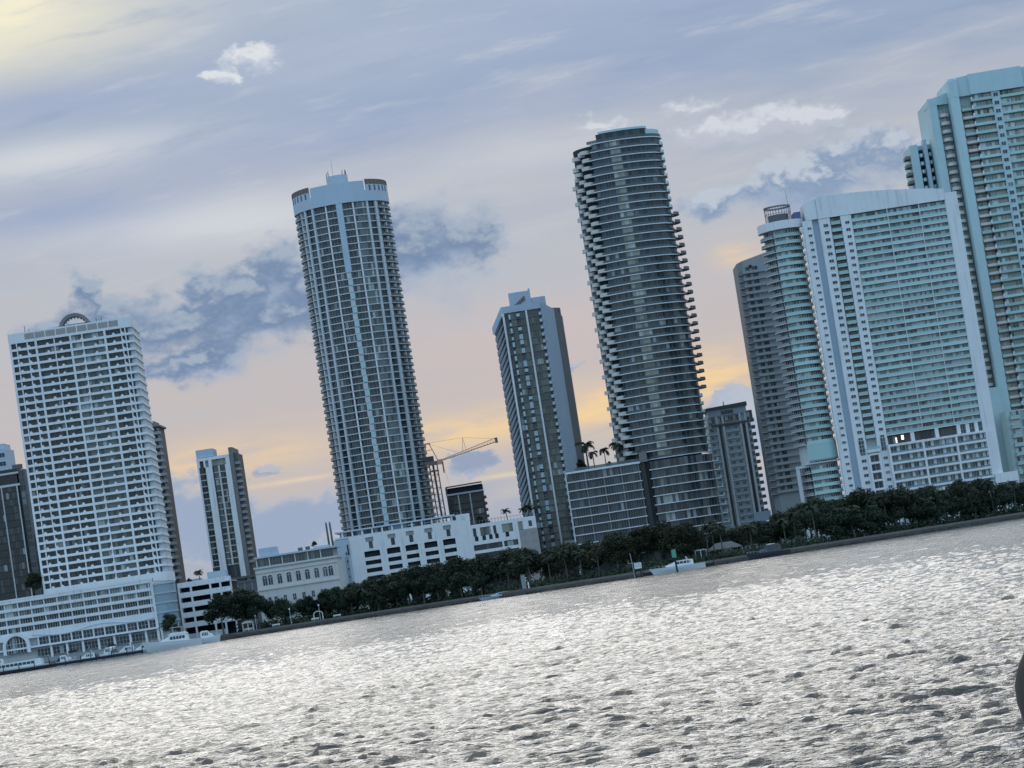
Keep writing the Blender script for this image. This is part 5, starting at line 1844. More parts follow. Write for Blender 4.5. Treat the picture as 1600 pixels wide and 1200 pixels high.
GREENS = []
MARKS = [(-121, 'the right end of the small white garage'), (-113, 'the dark base of the striped tower'), (-106.5, 'the left pair of arched windows'),
         (-98, 'the middle arched windows'), (-90, 'the right half of the cream hall'), (-82.5, 'the right pair of arched windows'),
         (-76.5, 'the stair tower of the white podium'), (-70, 'the first slot stack of the white podium'), (-60.5, 'the second slot stack of the white podium'),
         (-52.5, 'the third slot stack of the white podium'), (-44.5, 'the fourth slot stack of the white podium'), (-36.5, 'the fifth slot stack of the white podium'),
         (-29.5, 'the raised roof block of the podium'), (-20, 'the dark strip windows of the podium wing'), (-10, 'the right pier of the podium wing'),
         (-2.5, 'the beige end wall of the podium'), (5, 'the lobby of the slim olive tower'), (14, 'the white wall right of the slim tower'),
         (24, 'the left third of the glass podium'), (34, 'the middle of the glass podium'), (44, 'the right end of the glass podium'),
         (54, 'the left of the curved tower base'), (64, 'the middle of the curved tower base'), (75, 'the right edge of the curved tower base'),
         (86, 'the left half of the pale mid-rise'), (97, 'the right half of the pale mid-rise'), (106, 'the grey wing'),
         (114, 'the rounded end of the slab tower'), (124, 'the white corner frame of the slab tower'), (133, 'the groove of the slab tower'),
         (142, 'the narrow balcony stack of the slab tower'), (154, 'the left bay of the white-framed floors'), (168, 'the middle bay of the white-framed floors'),
         (181, 'the right bay of the white-framed floors'), (193, 'the canopy of the slab tower')]


def label_greens():
    """name each waterfront tree by its kind and by what stands right behind it"""
    by = {}
    for o, kind in GREENS:
        px = o.location.x / o.location.y * 1150.0
        mk = min(MARKS, key=lambda m: abs(m[0] - px))[1]
        by.setdefault((kind, mk), []).append(o)
    for (kind, mk), lst in by.items():
        lst.sort(key=lambda o: o.location.x / o.location.y)
        n = len(lst)
        for i, o in enumerate(lst):
            if n == 1:
                o['label'] = kind + ' before ' + mk
            else:
                w = {2: ['left', 'right'], 3: ['left', 'middle', 'right']}.get(n) or ['leftmost'] + ['second', 'third', 'fourth', 'fifth', 'sixth', 'seventh', 'eighth'][:n - 2] + ['rightmost']
                o['label'] = '%s of the %s before %s' % (w[i], kind + 's', mk)


def palm_meshes(seed, h, fl, nf, droop=1.0):
    rr = random.Random(seed)
    tk = MB()
    lean = rr.uniform(-.06, .06) * h
    px = 0
    for i in range(5):
        t0, t1 = i / 5, (i + 1) / 5
        tk.tube((lean * t0 ** 2, 0, h * t0), (lean * t1 ** 2, 0, h * t1), .24 - .09 * t0, .24 - .09 * t1, 7)
    b = MB()
    for i in range(nf):
        a = 2 * math.pi * i / nf + rr.uniform(-.25, .25)
        el0 = rr.uniform(-.1, 1.25)
        L = fl * rr.uniform(.8, 1.1)
        prev = Vector((lean, 0, h))
        e = el0
        n = 7
        side = Vector((-math.sin(a), math.cos(a), 0))
        for j in range(n):
            e2 = e - droop * (.16 + .05 * j)
            st = Vector((math.cos(a) * math.cos(e), math.sin(a) * math.cos(e), math.sin(e))) * (L / n)
            nx = prev + st
            b.tube(prev, nx, .035, n=3, caps=False)
            if j > 0:
                ll = L * .26 * math.sin(math.pi * (j + .6) / (n + .8)) + .15
                for u in (.15, .5, .85):
                    q = prev + st * u
                    for sg in (-1, 1):
                        tip = q + side * (sg * ll) + st.normalized() * (ll * .55) + Vector((0, 0, -ll * .42))
                        wv = st.normalized() * .11
                        b.face([q - wv, q + wv, tip])
            prev, e = nx, e2
    return tk, b


PALMS = []
for k, (h, fl, nf, dr) in enumerate([(8.5, 3.0, 20, 1.0), (6.0, 2.8, 18, 1.1), (10.5, 3.2, 22, 1.15), (4.6, 2.6, 18, .9)]):
    a, c = palm_meshes(300 + k, h, fl, nf, dr)
    PALMS.append((h, a.mesh('trunk', [PBARK]), c.mesh('crown', [PALM])))


def palm(x, y, hgt, kind, label, group=None, z=2.0, s=None):
    h, tm, cm = PALMS[kind]
    t = obj('palm_tree', None, (x, y, z), random.uniform(0, 6.28))
    tag(t, label, 'palm tree', group)
    s = s or hgt / h
    t.scale = (max(s, .8), max(s, .8), hgt / h)
    obj('trunk', tm, parent=t)
    obj('crown', cm, parent=t)
    return t


def belt(x0, x1, n, top, y_off, label, group, kinds=(0, 1, 3, 5), name='broadleaf_tree'):
    for i in range(n):
        x = x0 + (x1 - x0) * (i + .5) / n + rnd(-1.6, 1.6)
        y = shore_y(x) + rnd(*y_off)
        o = tree(name, x, y, max(4.5, top(x) * rnd(.95, 1.18) - 1), random.choice(kinds), label, group)
        GREENS.append((o, 'low front tree' if 'low' in label else 'tall dark tree'))


def tops(*pts):
    def f_(x):
        if x <= pts[0][0]:
            return pts[0][1]
        for (xa, za), (xb, zb) in zip(pts, pts[1:]):
            if xa <= x <= xb:
                return za + (zb - za) * (x - xa) / (xb - xa)
        return pts[-1][1]
    return f_


TOPS = tops((-130, 11), (-122, 15), (-112, 15.5), (-106, 11.5), (-95, 9.5), (-80, 11.5), (-70, 13.5), (-50, 15), (-33, 15.0), (-20, 14.5), (0, 14.0), (16, 12.5), (26, 14), (38, 16.5), (50, 15),
            (58, 11), (70, 10), (82, 11), (95, 14.5), (105, 17), (118, 16), (136, 14), (150, 14.5), (165, 13.5), (180, 13), (196, 15))
belt(-122, -104, 5, TOPS, (10, 22), 'dense dark tree between the small white garage and the cream hall', 'trees left of the cream hall')
belt(-103, -76, 7, TOPS, (8, 18), 'low dark tree in front of the cream arched-window hall', 'trees in front of the cream hall', (2, 4, 0))
belt(-78, -20, 20, TOPS, (14, 40), 'dark bushy tree in the row before the white parking podium', 'trees before the parking podium')
belt(-80, -20, 13, lambda x: TOPS(x) * .68, (5, 12), 'low dark tree by the water below the white parking podium', 'front trees below the podium', (2, 4, 0))
belt(-20, 24, 15, TOPS, (14, 60), 'dark tree at the foot of the slim olive-glass tower', 'trees below the slim tower')
belt(24, 56, 11, TOPS, (14, 60), 'tall dark tree before the lower floors of the black-glass tower', 'trees below the black-glass tower', (3, 5, 1))
belt(56, 100, 14, TOPS, (16, 80), 'dark tree before the pale mid-rise block', 'trees below the mid-rise block', (0, 2, 3))
belt(96, 140, 14, TOPS, (14, 70), 'dark tree at the left foot of the white slab tower', 'trees at the left of the slab tower')
belt(96, 190, 16, lambda x: TOPS(x) * .66, (6, 14), 'low dark tree by the water in front of the white slab tower', 'front trees below the slab tower', (2, 4))
belt(140, 198, 18, TOPS, (14, 70), 'dark tree at the right foot of the white slab tower', 'trees at the right of the slab tower')
tree('broadleaf_tree', -139.0, 1048, 11.5, 1, 'lone dark tree standing beside the big yacht and the white garage', None)
tree('conifer_tree', -196.0, 1100, 12, 1, 'dark tree on the terrace roof left of the hoop tower', None, z=26.0)
tree('broadleaf_tree', 24, 1207, 5.5, 4, 'dark bushy tree on the glass podium roof beside the slim tower', None, z=47.3)
tree('roof_shrub', 36, 1204, 2.6, 4, 'low shrub between the palms on the glass podium roof', None, z=47.3, cat='shrub')
tree('roof_shrub', 44, 1204, 3.2, 4, 'low hedge at the right end of the glass podium roof', None, z=47.3, cat='shrub')
tree('roof_shrub', 49.5, 1198, 4.6, 4, 'dark shrub against the left foot of the black-glass tower', None, z=47.4, cat='shrub')
palm(27.0, 1206, 11.0, 1, 'tallest palm on the glass podium roof, next to the slim tower', z=47.3)
palm(29.6, 1208, 7.0, 1, 'leaning middle palm on the glass podium roof', z=47.3, s=1.1)
palm(34.6, 1207, 7.5, 1, 'lone palm in the gap on the glass podium roof', z=47.3, s=1.05)
palm(39.6, 1206, 9.0, 0, 'palm touching the left edge of the black-glass tower', z=47.3, s=1.1)
palm(42.2, 1208, 8.0, 0, 'palm half hidden by the black-glass tower balconies', z=47.3, s=1.0)
for x, hh, k, w in ((-10.8, 4.6, 3, 'leftmost'), (-3.6, 4.0, 3, 'second'), (-1.2, 5.0, 3, 'third'), (2.0, 4.4, 3, 'rightmost')):
    palm(x, 1212, hh, k, w + ' of four small palms on the podium roof beside the slim tower', 'palms on the podium roof', z=31.0)
tree('roof_shrub', -22.5, 1214, 4.5, 4, 'dark shrub on the podium roof before the short dark block', None, z=31.0, cat='shrub')
tree('roof_shrub', -88.0, 1128, 2.4, 4, 'small shrub on the roof of the cream hall', None, z=31.0, cat='shrub')
palm(-134.5, 1121, 4.2, 3, 'palm on the roof of the small white parking garage', z=23.5)
tree('roof_shrub', -138.6, 1119, 2.6, 4, 'shrub on the roof of the small white parking garage', None, z=23.5, cat='shrub')
for x, hh, k in ((-69, 8, 0), (-56, 9, 2), (-12, 9, 0), (-4, 10, 2), (3, 9, 0), (9, 10, 2), (14, 9, 0), (20, 9, 2)):
    palm(x, shore_y(x) + rnd(7, 12), hh, k, 'palm with pale trunk by the seawall left of the sign on piles', 'shore palms left of the sign')
for x, hh, k in ((58, 11, 2), (60.5, 12, 2), (63, 10, 0), (74, 9, 1), (86, 9, 0), (90, 11, 2), (97, 12, 2)):
    palm(x, shore_y(x) + rnd(8, 16), hh, k, 'palm with pale trunk between the moored boats and the mid-rise block', 'shore palms by the dark yacht')
for x, hh, k in ((112, 10, 0), (120, 12, 2), (124, 12, 2), (131, 13, 2), (140, 9, 0), (147, 11, 2), (158, 10, 0), (164, 12, 2), (172, 9, 0), (186, 14, 2), (190, 15, 2)):
    palm(x, shore_y(x) + rnd(8, 30), hh, k, 'palm with pale trunk before the white slab tower', 'shore palms by the slab tower')


for o in list(bpy.data.objects):
    if o.get('category') == 'palm tree' and str(o.get('group', '')).startswith('shore'):
        GREENS.append((o, 'shore palm'))
label_greens()


def hedge():
    rr = random.Random(9)
    V, F = [], []
    for i in range(16000):
        x = rr.uniform(-118, 205)
        y = shore_y(x) + rr.uniform(5, 22) + (12 if -118 < x < -100 else 0)
        z = 2.0 + abs(rr.gauss(0, 1)) * 1.25
        if z > 6.5:
            continue
        s = rr.uniform(.3, .6)
        a1 = Vector((rr.gauss(0, 1), rr.gauss(0, 1), rr.gauss(0, .6))).normalized()
        a2 = a1.orthogonal()
        n = len(V)
        q = Vector((x, y, z))
        V += [tuple(q - a1 * s), tuple(q - a2 * s * .7), tuple(q + a1 * s), tuple(q + a2 * s * .7)]
        F.append((n, n + 1, n + 2, n + 3))
    me = bpy.data.meshes.new('undergrowth')
    me.from_pydata(V, [], F)
    me.materials.append(LEAF)
    tag(obj('undergrowth', me), 'dark shrubs and ground cover under the waterfront trees', None, None, 'stuff')


hedge()


# ================================================================== BOATS AND WATERFRONT
GEL = mat('white_gelcoat', (0.66, 0.71, 0.74), 0.3, 0.5, 0.04)
GELB = mat('pale_blue_gelcoat', (0.42, 0.52, 0.62), 0.35, 0.5, 0.05)
HULLD = mat('dark_grey_gelcoat', (0.045, 0.05, 0.065), 0.3, 0.5, 0.08)
TINT = mat('tinted_boat_glass', (0.02, 0.025, 0.03), 0.08, 0.6, 0.05)
CANVAS = mat('dark_canvas', (0.03, 0.035, 0.045), 0.85, 0.2, 0.1)
BOOT = mat('dark_bottom_paint', (0.02, 0.02, 0.025), 0.6, 0.3, 0.1)


def hull_mesh(L, W, fb, bow, m, n=14):
    """bow towards -x; free board fb at the stern rising to bow height at the stem"""
    q = MB()
    rings = []
    for i in range(n + 1):
        t = i / n                                   # 0 bow, 1 stern
        x = -L / 2 + L * t
        b = W / 2 * min(1.0, (1 - (1 - min(t / .55, 1)) ** 2.2) * .98 + .02)
        zt = fb + (bow - fb) * (1 - t) ** 1.8
        rk = .16 * L * (1 - t) ** 3
        kb = b * (.55 + .3 * t)
        rings.append([(x - rk * .55, -b, zt), (x - rk * .25, -b * .93, zt * .55 + .05), (x, -kb, -.05), (x + rk * .15, 0, -.45),
                      (x, kb, -.05), (x - rk * .25, b * .93, zt * .55 + .05), (x - rk * .55, b, zt)])
    k = 7
    for r in rings:
        q.v += r
    for i in range(n):
        for j in range(k - 1):
            q.f.append((i * k + j, (i + 1) * k + j, (i + 1) * k + j + 1, i * k + j + 1)[::-1])
            q.m.append(1 if j in (2, 3) else 0)
        q.f.append((i * k, i * k + k - 1, (i + 1) * k + k - 1, (i + 1) * k)[::-1])   # deck
        q.m.append(0)
    q.f.append(tuple(n * k + j for j in range(k)))
    q.m.append(0)
    return q.mesh('hull', [m, BOOT])


def loft(sections):
    """sections: (x, half width, z0, z1, top half width)"""
    q = MB()
    for x, w, z0, z1, tw in sections:
        q.v += [(x, -w, z0), (x, -tw, z1), (x, tw, z1), (x, w, z0)]
    for i in range(len(sections) - 1):
        a, b = i * 4, i * 4 + 4
        for j in range(3):
            q.f.append((a + j, a + j + 1, b + j + 1, b + j))
            q.m.append(0)
    q.f += [(0, 3, 2, 1), tuple(len(sections) * 4 - 4 + j for j in range(4))]
    q.m += [0, 0]
    return q


def boat(x, y, L, W, label, hull=GEL, fb=1.1, bow=1.9, cabin=True, fly=False, arch=False, windows=4, rz=0, cover=None, group=None, name='motor_boat', cat='boat', ht=1.0, roof=None):
    t = obj(name, None, (x, y, 0), rz)
    tag(t, label, cat, group)
    obj('hull', hull_mesh(L, W, fb, bow, hull), parent=t)
    top = fb
    if cabin:
        h = 1.35 * ht
        c = loft([(-L * .27, W * .10, fb + .35, fb + .5, W * .06), (-L * .16, W * .34, fb + .1, fb + h * .62, W * .22), (-L * .04, W * .40, fb, fb + h, W * .31),
                  (L * .22, W * .40, fb, fb + h * 1.02, W * .32), (L * .28, W * .40, fb, fb + h * .9, W * .32)])
        obj('cabin', c.mesh('cabin', [hull]), parent=t)
        ws = MB()
        for i in range(windows):
            xa = -L * .05 + L * .28 * i / windows
            xb = xa + L * .28 / windows - .14
            for s in (-1, 1):
                f0 = W * .385 * s * 1.012
                f1 = W * .33 * s * 1.012
                ws.face([(xa, f0, fb + h * .38), (xb, f0, fb + h * .38), (xb, f1 * 1.03, fb + h * .82), (xa + .12, f1 * 1.03, fb + h * .82)])
        obj('cabin_windows', ws.mesh('cabin_windows', [TINT]), parent=t)
        sc = MB().face([(-L * .165, -W * .25, fb + h * .62), (-L * .165, W * .25, fb + h * .62), (-L * .05, W * .29, fb + h * 1.02), (-L * .05, -W * .29, fb + h * 1.02)])
        obj('windscreen', sc.mesh('windscreen', [TINT]), parent=t)
        top = fb + h
    if fly:
        f = loft([(-L * .10, W * .12, top, top + .55, W * .2), (-L * .02, W * .34, top, top + .9, W * .3), (L * .20, W * .34, top, top + .75, W * .32), (L * .27, W * .32, top, top + .3, W * .3)])
        obj('flybridge', f.mesh('flybridge', [hull]), parent=t)
        ht_ = MB().box(-L * .02, L * .20, -W * .3, W * .3, top + 2.5, top + 2.65)
        for px in (0, L * .17):
            for s in (-1, 1):
                ht_.tube((px, s * W * .27, top + .7), (px + .3, s * W * .26, top + 2.5), .06, n=5)
        obj('hard_top', ht_.mesh('hard_top', [hull]), parent=t)
        ms = MB().tube((L * .12, 0, top + 2.6), (L * .15, 0, top + 4.6), .07, .03, 5).tube((L * .12, -.6, top + 3.4), (L * .12, .6, top + 3.4), .05, n=4)
        obj('mast', ms.mesh('mast', [hull]), parent=t)
    if arch:
        a = MB()
        for s in (-1, 1):
            a.tube((L * .24, s * W * .42, fb), (L * .15, s * W * .34, top + .9), .13, .1, 6)
        a.tube((L * .15, -W * .34, top + .9), (L * .15, W * .34, top + .9), .12, n=6)
        obj('radar_arch', a.mesh('radar_arch', [hull]), parent=t)
    if roof:
        rp = loft([(-L * .06, W * .14, top - .05, top + .05, W * .1), (L * .02, W * .3, top, top + .28, W * .2), (L * .16, W * .26, top, top + .12, W * .2)])
        obj('roof_panel', rp.mesh('roof_panel', [roof]), parent=t)
    r = MB()
    for s in (-1, 1):
        prev = None
        for i in range(7):
            u = .03 + .40 * i / 6
            xx = -L / 2 + L * u - .16 * L * (1 - u) ** 3 * .5
            bb = W / 2 * min(1.0, (1 - (1 - min(u / .55, 1)) ** 2.2) * .98 + .02) * .93 * s
            zz = fb + (bow - fb) * (1 - u) ** 1.8
            r.tube((xx, bb, zz), (xx, bb, zz + .65), .025, n=4)
            if prev:
                r.tube(prev, (xx, bb, zz + .65), .025, n=4)
            prev = (xx, bb, zz + .65)
    obj('bow_rail', r.mesh('bow_rail', [GEL]), parent=t)
    if cover:
        cv = loft([(L * .27, W * .38, fb, fb + .9, W * .3), (L * .36, W * .42, fb, fb + 1.5, W * .3), (L * .47, W * .40, fb, fb + .6, W * .3)])
        obj('canvas_cover', cv.mesh('canvas_cover', [cover]), parent=t)
    return t


def ferry(x, y):
    L, W = 25.0, 6.0
    t = obj('tour_boat', None, (x, y, 0), 0)
    tag(t, 'long low white tour boat with dark window strip, moored at the far left', 'boat')
    obj('hull', hull_mesh(L, W, 1.7, 2.2, GEL), parent=t)
    c = loft([(-L * .40, 1.4, 1.7, 2.0, 1.1), (-L * .34, 2.3, 1.7, 3.6, 2.0), (L * .36, 2.5, 1.7, 3.9, 2.3), (L * .42, 2.4, 1.7, 3.4, 2.2)])
    obj('cabin', c.mesh('cabin', [GEL]), parent=t)
    wm = cached('ferryw', lambda: MB().box(0, 1.15, 0, .06, 0, .85).mesh('window', [TINT]))
    for i in range(11):
        obj('window', wm, (-7.6 + i * 1.45, -2.56, 2.45), parent=t)
    obj('hull_stripe', MB().box(-9.8, 12.4, -3.06, -2.98, .05, 1.15).mesh('hull_stripe', [BOOT]), parent=t)
    obj('wheelhouse', loft([(-8.6, 1.6, 3.6, 4.0, 1.3), (-7.2, 1.8, 3.6, 5.4, 1.6), (-3.4, 1.8, 3.8, 5.5, 1.6), (-3.0, 1.7, 3.8, 4.6, 1.5)]).mesh('wheelhouse', [GEL]), parent=t)
    obj('wheelhouse_glass', MB().box(-7.3, -3.6, -1.78, -1.72, 4.3, 5.1).mesh('wheelhouse_glass', [TINT]), parent=t)
    rl = MB()
    for i in range(14):
        rl.tube((-2.5 + i, -2.2, 3.9), (-2.5 + i, -2.2, 4.9), .03, n=4)
    rl.tube((-2.5, -2.2, 4.9), (10.5, -2.2, 4.9), .035, n=4)
    obj('roof_rail', rl.mesh('roof_rail', [GEL]), parent=t)


ferry(-184.5, 971)
boat(-167.0, 978, 7.5, 2.8, 'small white boat with dark canvas cover right of the tour boat', cover=CANVAS, rz=R(150), bow=2.0, fb=1.5, ht=1.5)
boat(-160.0, 980, 9.0, 3.1, 'white runabout between the covered boat and the dark-topped boat', arch=True, rz=R(8), ht=1.4)
boat(-152.8, 981, 8.0, 3.0, 'white cabin boat with a dark canopy in the middle of the marina', cover=CANVAS, rz=R(-35), ht=1.8, fb=1.5)
boat(-146.0, 978, 9.5, 3.2, 'white sport boat with a radar arch left of the big yacht', arch=True, rz=R(4), ht=1.4, fb=1.4)
boat(-139.5, 975, 10.5, 3.3, 'low white cruiser touching the bow of the big yacht', windows=3, rz=R(-4), ht=1.3, fb=1.3)
boat(-128.6, 972, 19.0, 5.2, 'largest white motor yacht with a flybridge, bow pointing left, by the white garage', fly=True, fb=2.3, bow=3.7, windows=5, ht=1.7, name='motor_yacht', cat='yacht')
boat(-117.3, 976, 8.0, 3.2, 'white boat with a tall dark windscreen behind the stern of the big yacht', fb=1.9, bow=2.6, ht=1.9, rz=R(180))
boat(-15.6, 1016, 14.0, 3.8, 'low pale blue covered boat moored below the parking podium', hull=GELB, fb=.9, bow=1.2, windows=3, ht=.9)
boat(46.0, 946, 17.5, 4.6, 'white express cruiser with radar arch moored behind the green marker pile', hull=GEL, fb=1.75, bow=2.1, arch=True, windows=4, ht=1.35)
boat(77.2, 952, 13.8, 4.2, 'dark grey motor yacht with a pale top, moored right of the pavilion', hull=HULLD, fb=1.7, bow=2.2, windows=4, ht=1.9, roof=WHITE2)


def dock(x0, x1, y, label):
    d = obj('dock', None, ((x0 + x1) / 2, y, 0))
    tag(d, label, 'dock')
    L = x1 - x0
    deck = MB().box(-L / 2, L / 2, 0, 2.0, .25, 1.15)
    obj('deck', deck.mesh('deck', [BOOT]), parent=d)  # near-black dock side also carries the shadow of dock and hulls
    walk = MB().box(-L / 2, L / 2, -.05, 2.05, 1.16, 1.28)
    obj('walkway', walk.mesh('walkway', [DGREY]), parent=d)
    pm = cached('pile', lambda: MB().tube((0, 0, -2), (0, 0, 2.6), .17, .15, 7).mesh('pile', [BOOT]))
    n = int(L / 5)
    for i in range(n + 1):
        obj('pile', pm, (-L / 2 + L * i / n, 0, 0), parent=d)


dock(-203, -139, 967.0, 'long dark dock in front of the small white marina boats, below the terrace block')
for x, h in ((-171.5, 7.5), (-157.0, 9.0), (-149.2, 7.0), (-142.5, 8.0)):
    m_ = obj('mooring_pile', None, (x, 968.4, 0))
    tag(m_, {-171.5: 'leftmost tall mooring pile on the marina dock, right of the tour boat', -157.0: 'tallest mooring pile on the marina dock',
             -149.2: 'shortest tall pile on the marina dock', -142.5: 'rightmost mooring pile on the marina dock, before the big yacht'}[x], 'mooring pile', 'mooring piles on the marina dock')
    obj('pile', MB().tube((0, 0, -2), (0, 0, h * .55), .2, .17, 7).mesh('pile', [DGREY]), parent=m_)
    obj('cap', MB().tube((0, 0, h * .55), (0, 0, h * .55 + .35), .22, .02, 7).mesh('cap', [WHITE2]), parent=m_)
for k, (x, w, lab) in enumerate(((-163.6, 3.4, 'left dark boat canopy on poles over the marina dock'), (-150.0, 3.0, 'right dark boat canopy on poles over the marina dock'))):
    c_ = obj('boat_canopy', None, (x, 973, 1.2))
    tag(c_, lab, 'canopy', 'boat canopies at the marina')
    obj('canvas', MB().xprism([(-w / 2, 2.9), (w / 2, 2.9), (w / 2 - .4, 3.5), (-w / 2 + .4, 3.5)], -1.2, 1.2).mesh('canvas', [CANVAS]), parent=c_)
    for sx in (-1, 1):
        for sy in (-1, 1):
            obj('pole', MB().tube((sx * (w / 2 - .2), sy * 1.1, -1.1), (sx * (w / 2 - .2), sy * 1.1, 2.9), .06, n=5).mesh('pole', [GREY]), parent=c_)
dock(34, 58, 951.5, 'short dark dock behind the white express cruiser')


def sign_on_piles():
    t = obj('channel_sign', None, (30.4, 900, 0))
    tag(t, 'small white notice board on two dark piles standing in the water', 'sign')
    for x, h in ((-.8, 3.4), (1.0, 3.1)):
        obj('pile', MB().tube((x + .25, 0, -2), (x, 0, h), .22, .2, 8).mesh('pile', [BOOT]), parent=t)
    obj('board', MB().box(-.7, 1.6, -.16, -.06, 3.0, 4.9).mesh('board', [WHITE]), parent=t)
    # faint rows of lettering, too small to read in the photo
    ln = MB()
    for k in range(3):
        for i in range(4):
            ln.box(-.42 + i * .46, -.42 + i * .46 + .34, -.18, -.165, 4.45 - k * .45, 4.62 - k * .45)
    obj('lettering', ln.mesh('lettering', [GREY]), parent=t)
    p = obj('mooring_post', None, (29.2, 901.5, 0))
    tag(p, 'tall thin grey post just left of the white notice board in the water', 'post')
    obj('pole', MB().tube((.35, 0, -2), (-.2, 0, 8.2), .2, .12, 7).mesh('pole', [GREY]), parent=p)
    obj('bracket', MB().box(-1.2, .6, -.1, .1, 4.9, 5.1).box(-1.2, -1.05, -.1, .1, 5.1, 6.0).mesh('bracket', [GREY]), parent=p)


sign_on_piles()


def green_marker():
    t = obj('channel_marker', None, (42.9, 900, 0))
    tag(t, 'dark pile with a green square day mark standing in front of the white cruiser', 'channel marker')
    obj('pile', MB().tube((.2, 0, -2), (-.1, 0, 6.4), .32, .28, 9).mesh('pile', [BOOT]), parent=t)
    obj('day_mark', MB().box(-.75, .55, -.45, -.35, 4.7, 7.3).mesh('day_mark', [mat('green_sign_paint', (0.10, 0.36, 0.25), 0.5, 0.4, 0.05)]), parent=t)
    obj('day_mark_side', MB().box(-.85, -.78, -.5, .5, 4.9, 7.2).mesh('day_mark_side', [mat('green_sign_paint', (0.1, 0.36, 0.25))]), parent=t)
    obj('lantern', MB().tube((-.1, 0, 6.4), (-.1, 0, 7.0), .16, .1, 8).mesh('lantern', [GREY]), parent=t)


green_marker()


def lamp(x, y, h, label, group=None):
    t = obj('lamp_post', None, (x, y, 2))
    tag(t, label, 'lamp post', group)
    obj('pole', MB().tube((0, 0, 0), (0, 0, h), .12, .08, 7).mesh('pole', [WHITE2]), parent=t)
    obj('lamp_head', MB().tube((0, 0, h), (0, 0, h + .25), .12, .32, 8).tube((0, 0, h + .25), (0, 0, h + .8), .32, .18, 8).mesh('lamp_head', [WHITE]), parent=t)


lamp(-109.8, 1071, 4.9, 'white lamp post beside the picnic shelter left of the cream hall')
lamp(-96.8, 1074, 5.4, 'white lamp post before the middle of the cream hall')
lamp(-86.0, 1079, 5.2, 'white lamp post behind the small arched gate')
lamp(-62.0, 1076, 4.6, 'pale lamp post among the trees below the left of the parking podium')
for x, w in ((121, 'left'), (168, 'right')):
    lamp(x, shore_y(x) + 9, 7.5, w + ' tall thin lamp post among the trees below the white slab tower', 'lamp posts by the slab tower')


def bench(x, y, label):
    t = obj('park_bench', None, (x, y, 2))
    tag(t, label, 'bench')
    obj('seat', MB().box(-1.5, 1.5, -.3, .3, .42, .52).mesh('seat', [CREAM]), parent=t)
    obj('backrest', MB().box(-1.5, 1.5, .26, .34, .6, 1.05).mesh('backrest', [CREAM]), parent=t)
    for s in (-1.2, 1.2):
        obj('leg', MB().box(s - .12, s + .12, -.25, .34, 0, .42).mesh('leg', [GREY]), parent=t)


bench(-112.5, 1066, 'pale bench at the left end of the path, near the garage')
bench(-102.3, 1070.5, 'pale bench between the two left lamp posts')
bench(-88.0, 1079, 'pale bench in front of the small arched gate')
bench(-79.5, 1078, 'pale bench at the right corner of the cream hall')


def arched_gate():
    t = obj('garden_arch', None, (-86.8, 1081, 2))
    tag(t, 'small pale arched gate on the lawn in front of the cream hall', 'arch')
    q = MB()
    for s in (-1, 1):
        q.box(s * 1.7 - .2, s * 1.7 + .2, -.3, .3, 0, 2.2)
    for i in range(8):
        a, c = math.pi * i / 8, math.pi * (i + 1) / 8
        q.xprism([(1.5 * math.cos(a), 2.2 + 1.0 * math.sin(a)), (1.9 * math.cos(a), 2.2 + 1.35 * math.sin(a)), (1.9 * math.cos(c), 2.2 + 1.35 * math.sin(c)), (1.5 * math.cos(c), 2.2 + 1.0 * math.sin(c))], -.3, .3)
    obj('arch', q.mesh('arch', [CREAM]), parent=t)


arched_gate()


def shelter(x, y, w, d, h, label, roof_m, rise):
    t = obj('shelter', None, (x, y, 2))
    tag(t, label, 'shelter')
    q = MB()
    e = [(-w / 2, -d / 2), (w / 2, -d / 2), (w / 2, d / 2), (-w / 2, d / 2)]
    top = [(-w * .22, 0), (w * .22, 0)]
    z0, z1 = h, h + rise
    q.face([(*e[0], z0), (*e[1], z0), (*top[1], z1), (*top[0], z1)])
    q.face([(*e[1], z0), (*e[2], z0), (*top[1], z1)])
    q.face([(*e[2], z0), (*e[3], z0), (*top[0], z1), (*top[1], z1)])
    q.face([(*e[3], z0), (*e[0], z0), (*top[0], z1)])
    q.box(-w / 2, w / 2, -d / 2, d / 2, z0 - .25, z0 - .01)
    obj('roof', q.mesh('roof', [roof_m]), parent=t)
    pm = MB().box(-.14, .14, -.14, .14, 0, h - .26).mesh('post', [WHITE2])
    n = max(2, int(w / 3.5))
    for i in range(n + 1):
        for s in (-1, 1):
            obj('post', pm, (-w / 2 + .3 + (w - .6) * i / n, s * (d / 2 - .4), 0), parent=t)


shelter(64.5, 985, 12.5, 8, 3.3, 'dark grey hipped pavilion roof among the trees right of the white cruiser', DGREY, 2.2)
shelter(55.6, 976, 4.4, 3, 4.1, 'small pale flat-roofed shelter right behind the white cruiser', WHITE2, .15)
shelter(-113, 1072, 4.5, 3.5, 3.2, 'pale picnic shelter beside the lamp post left of the cream hall', CREAM, .6)


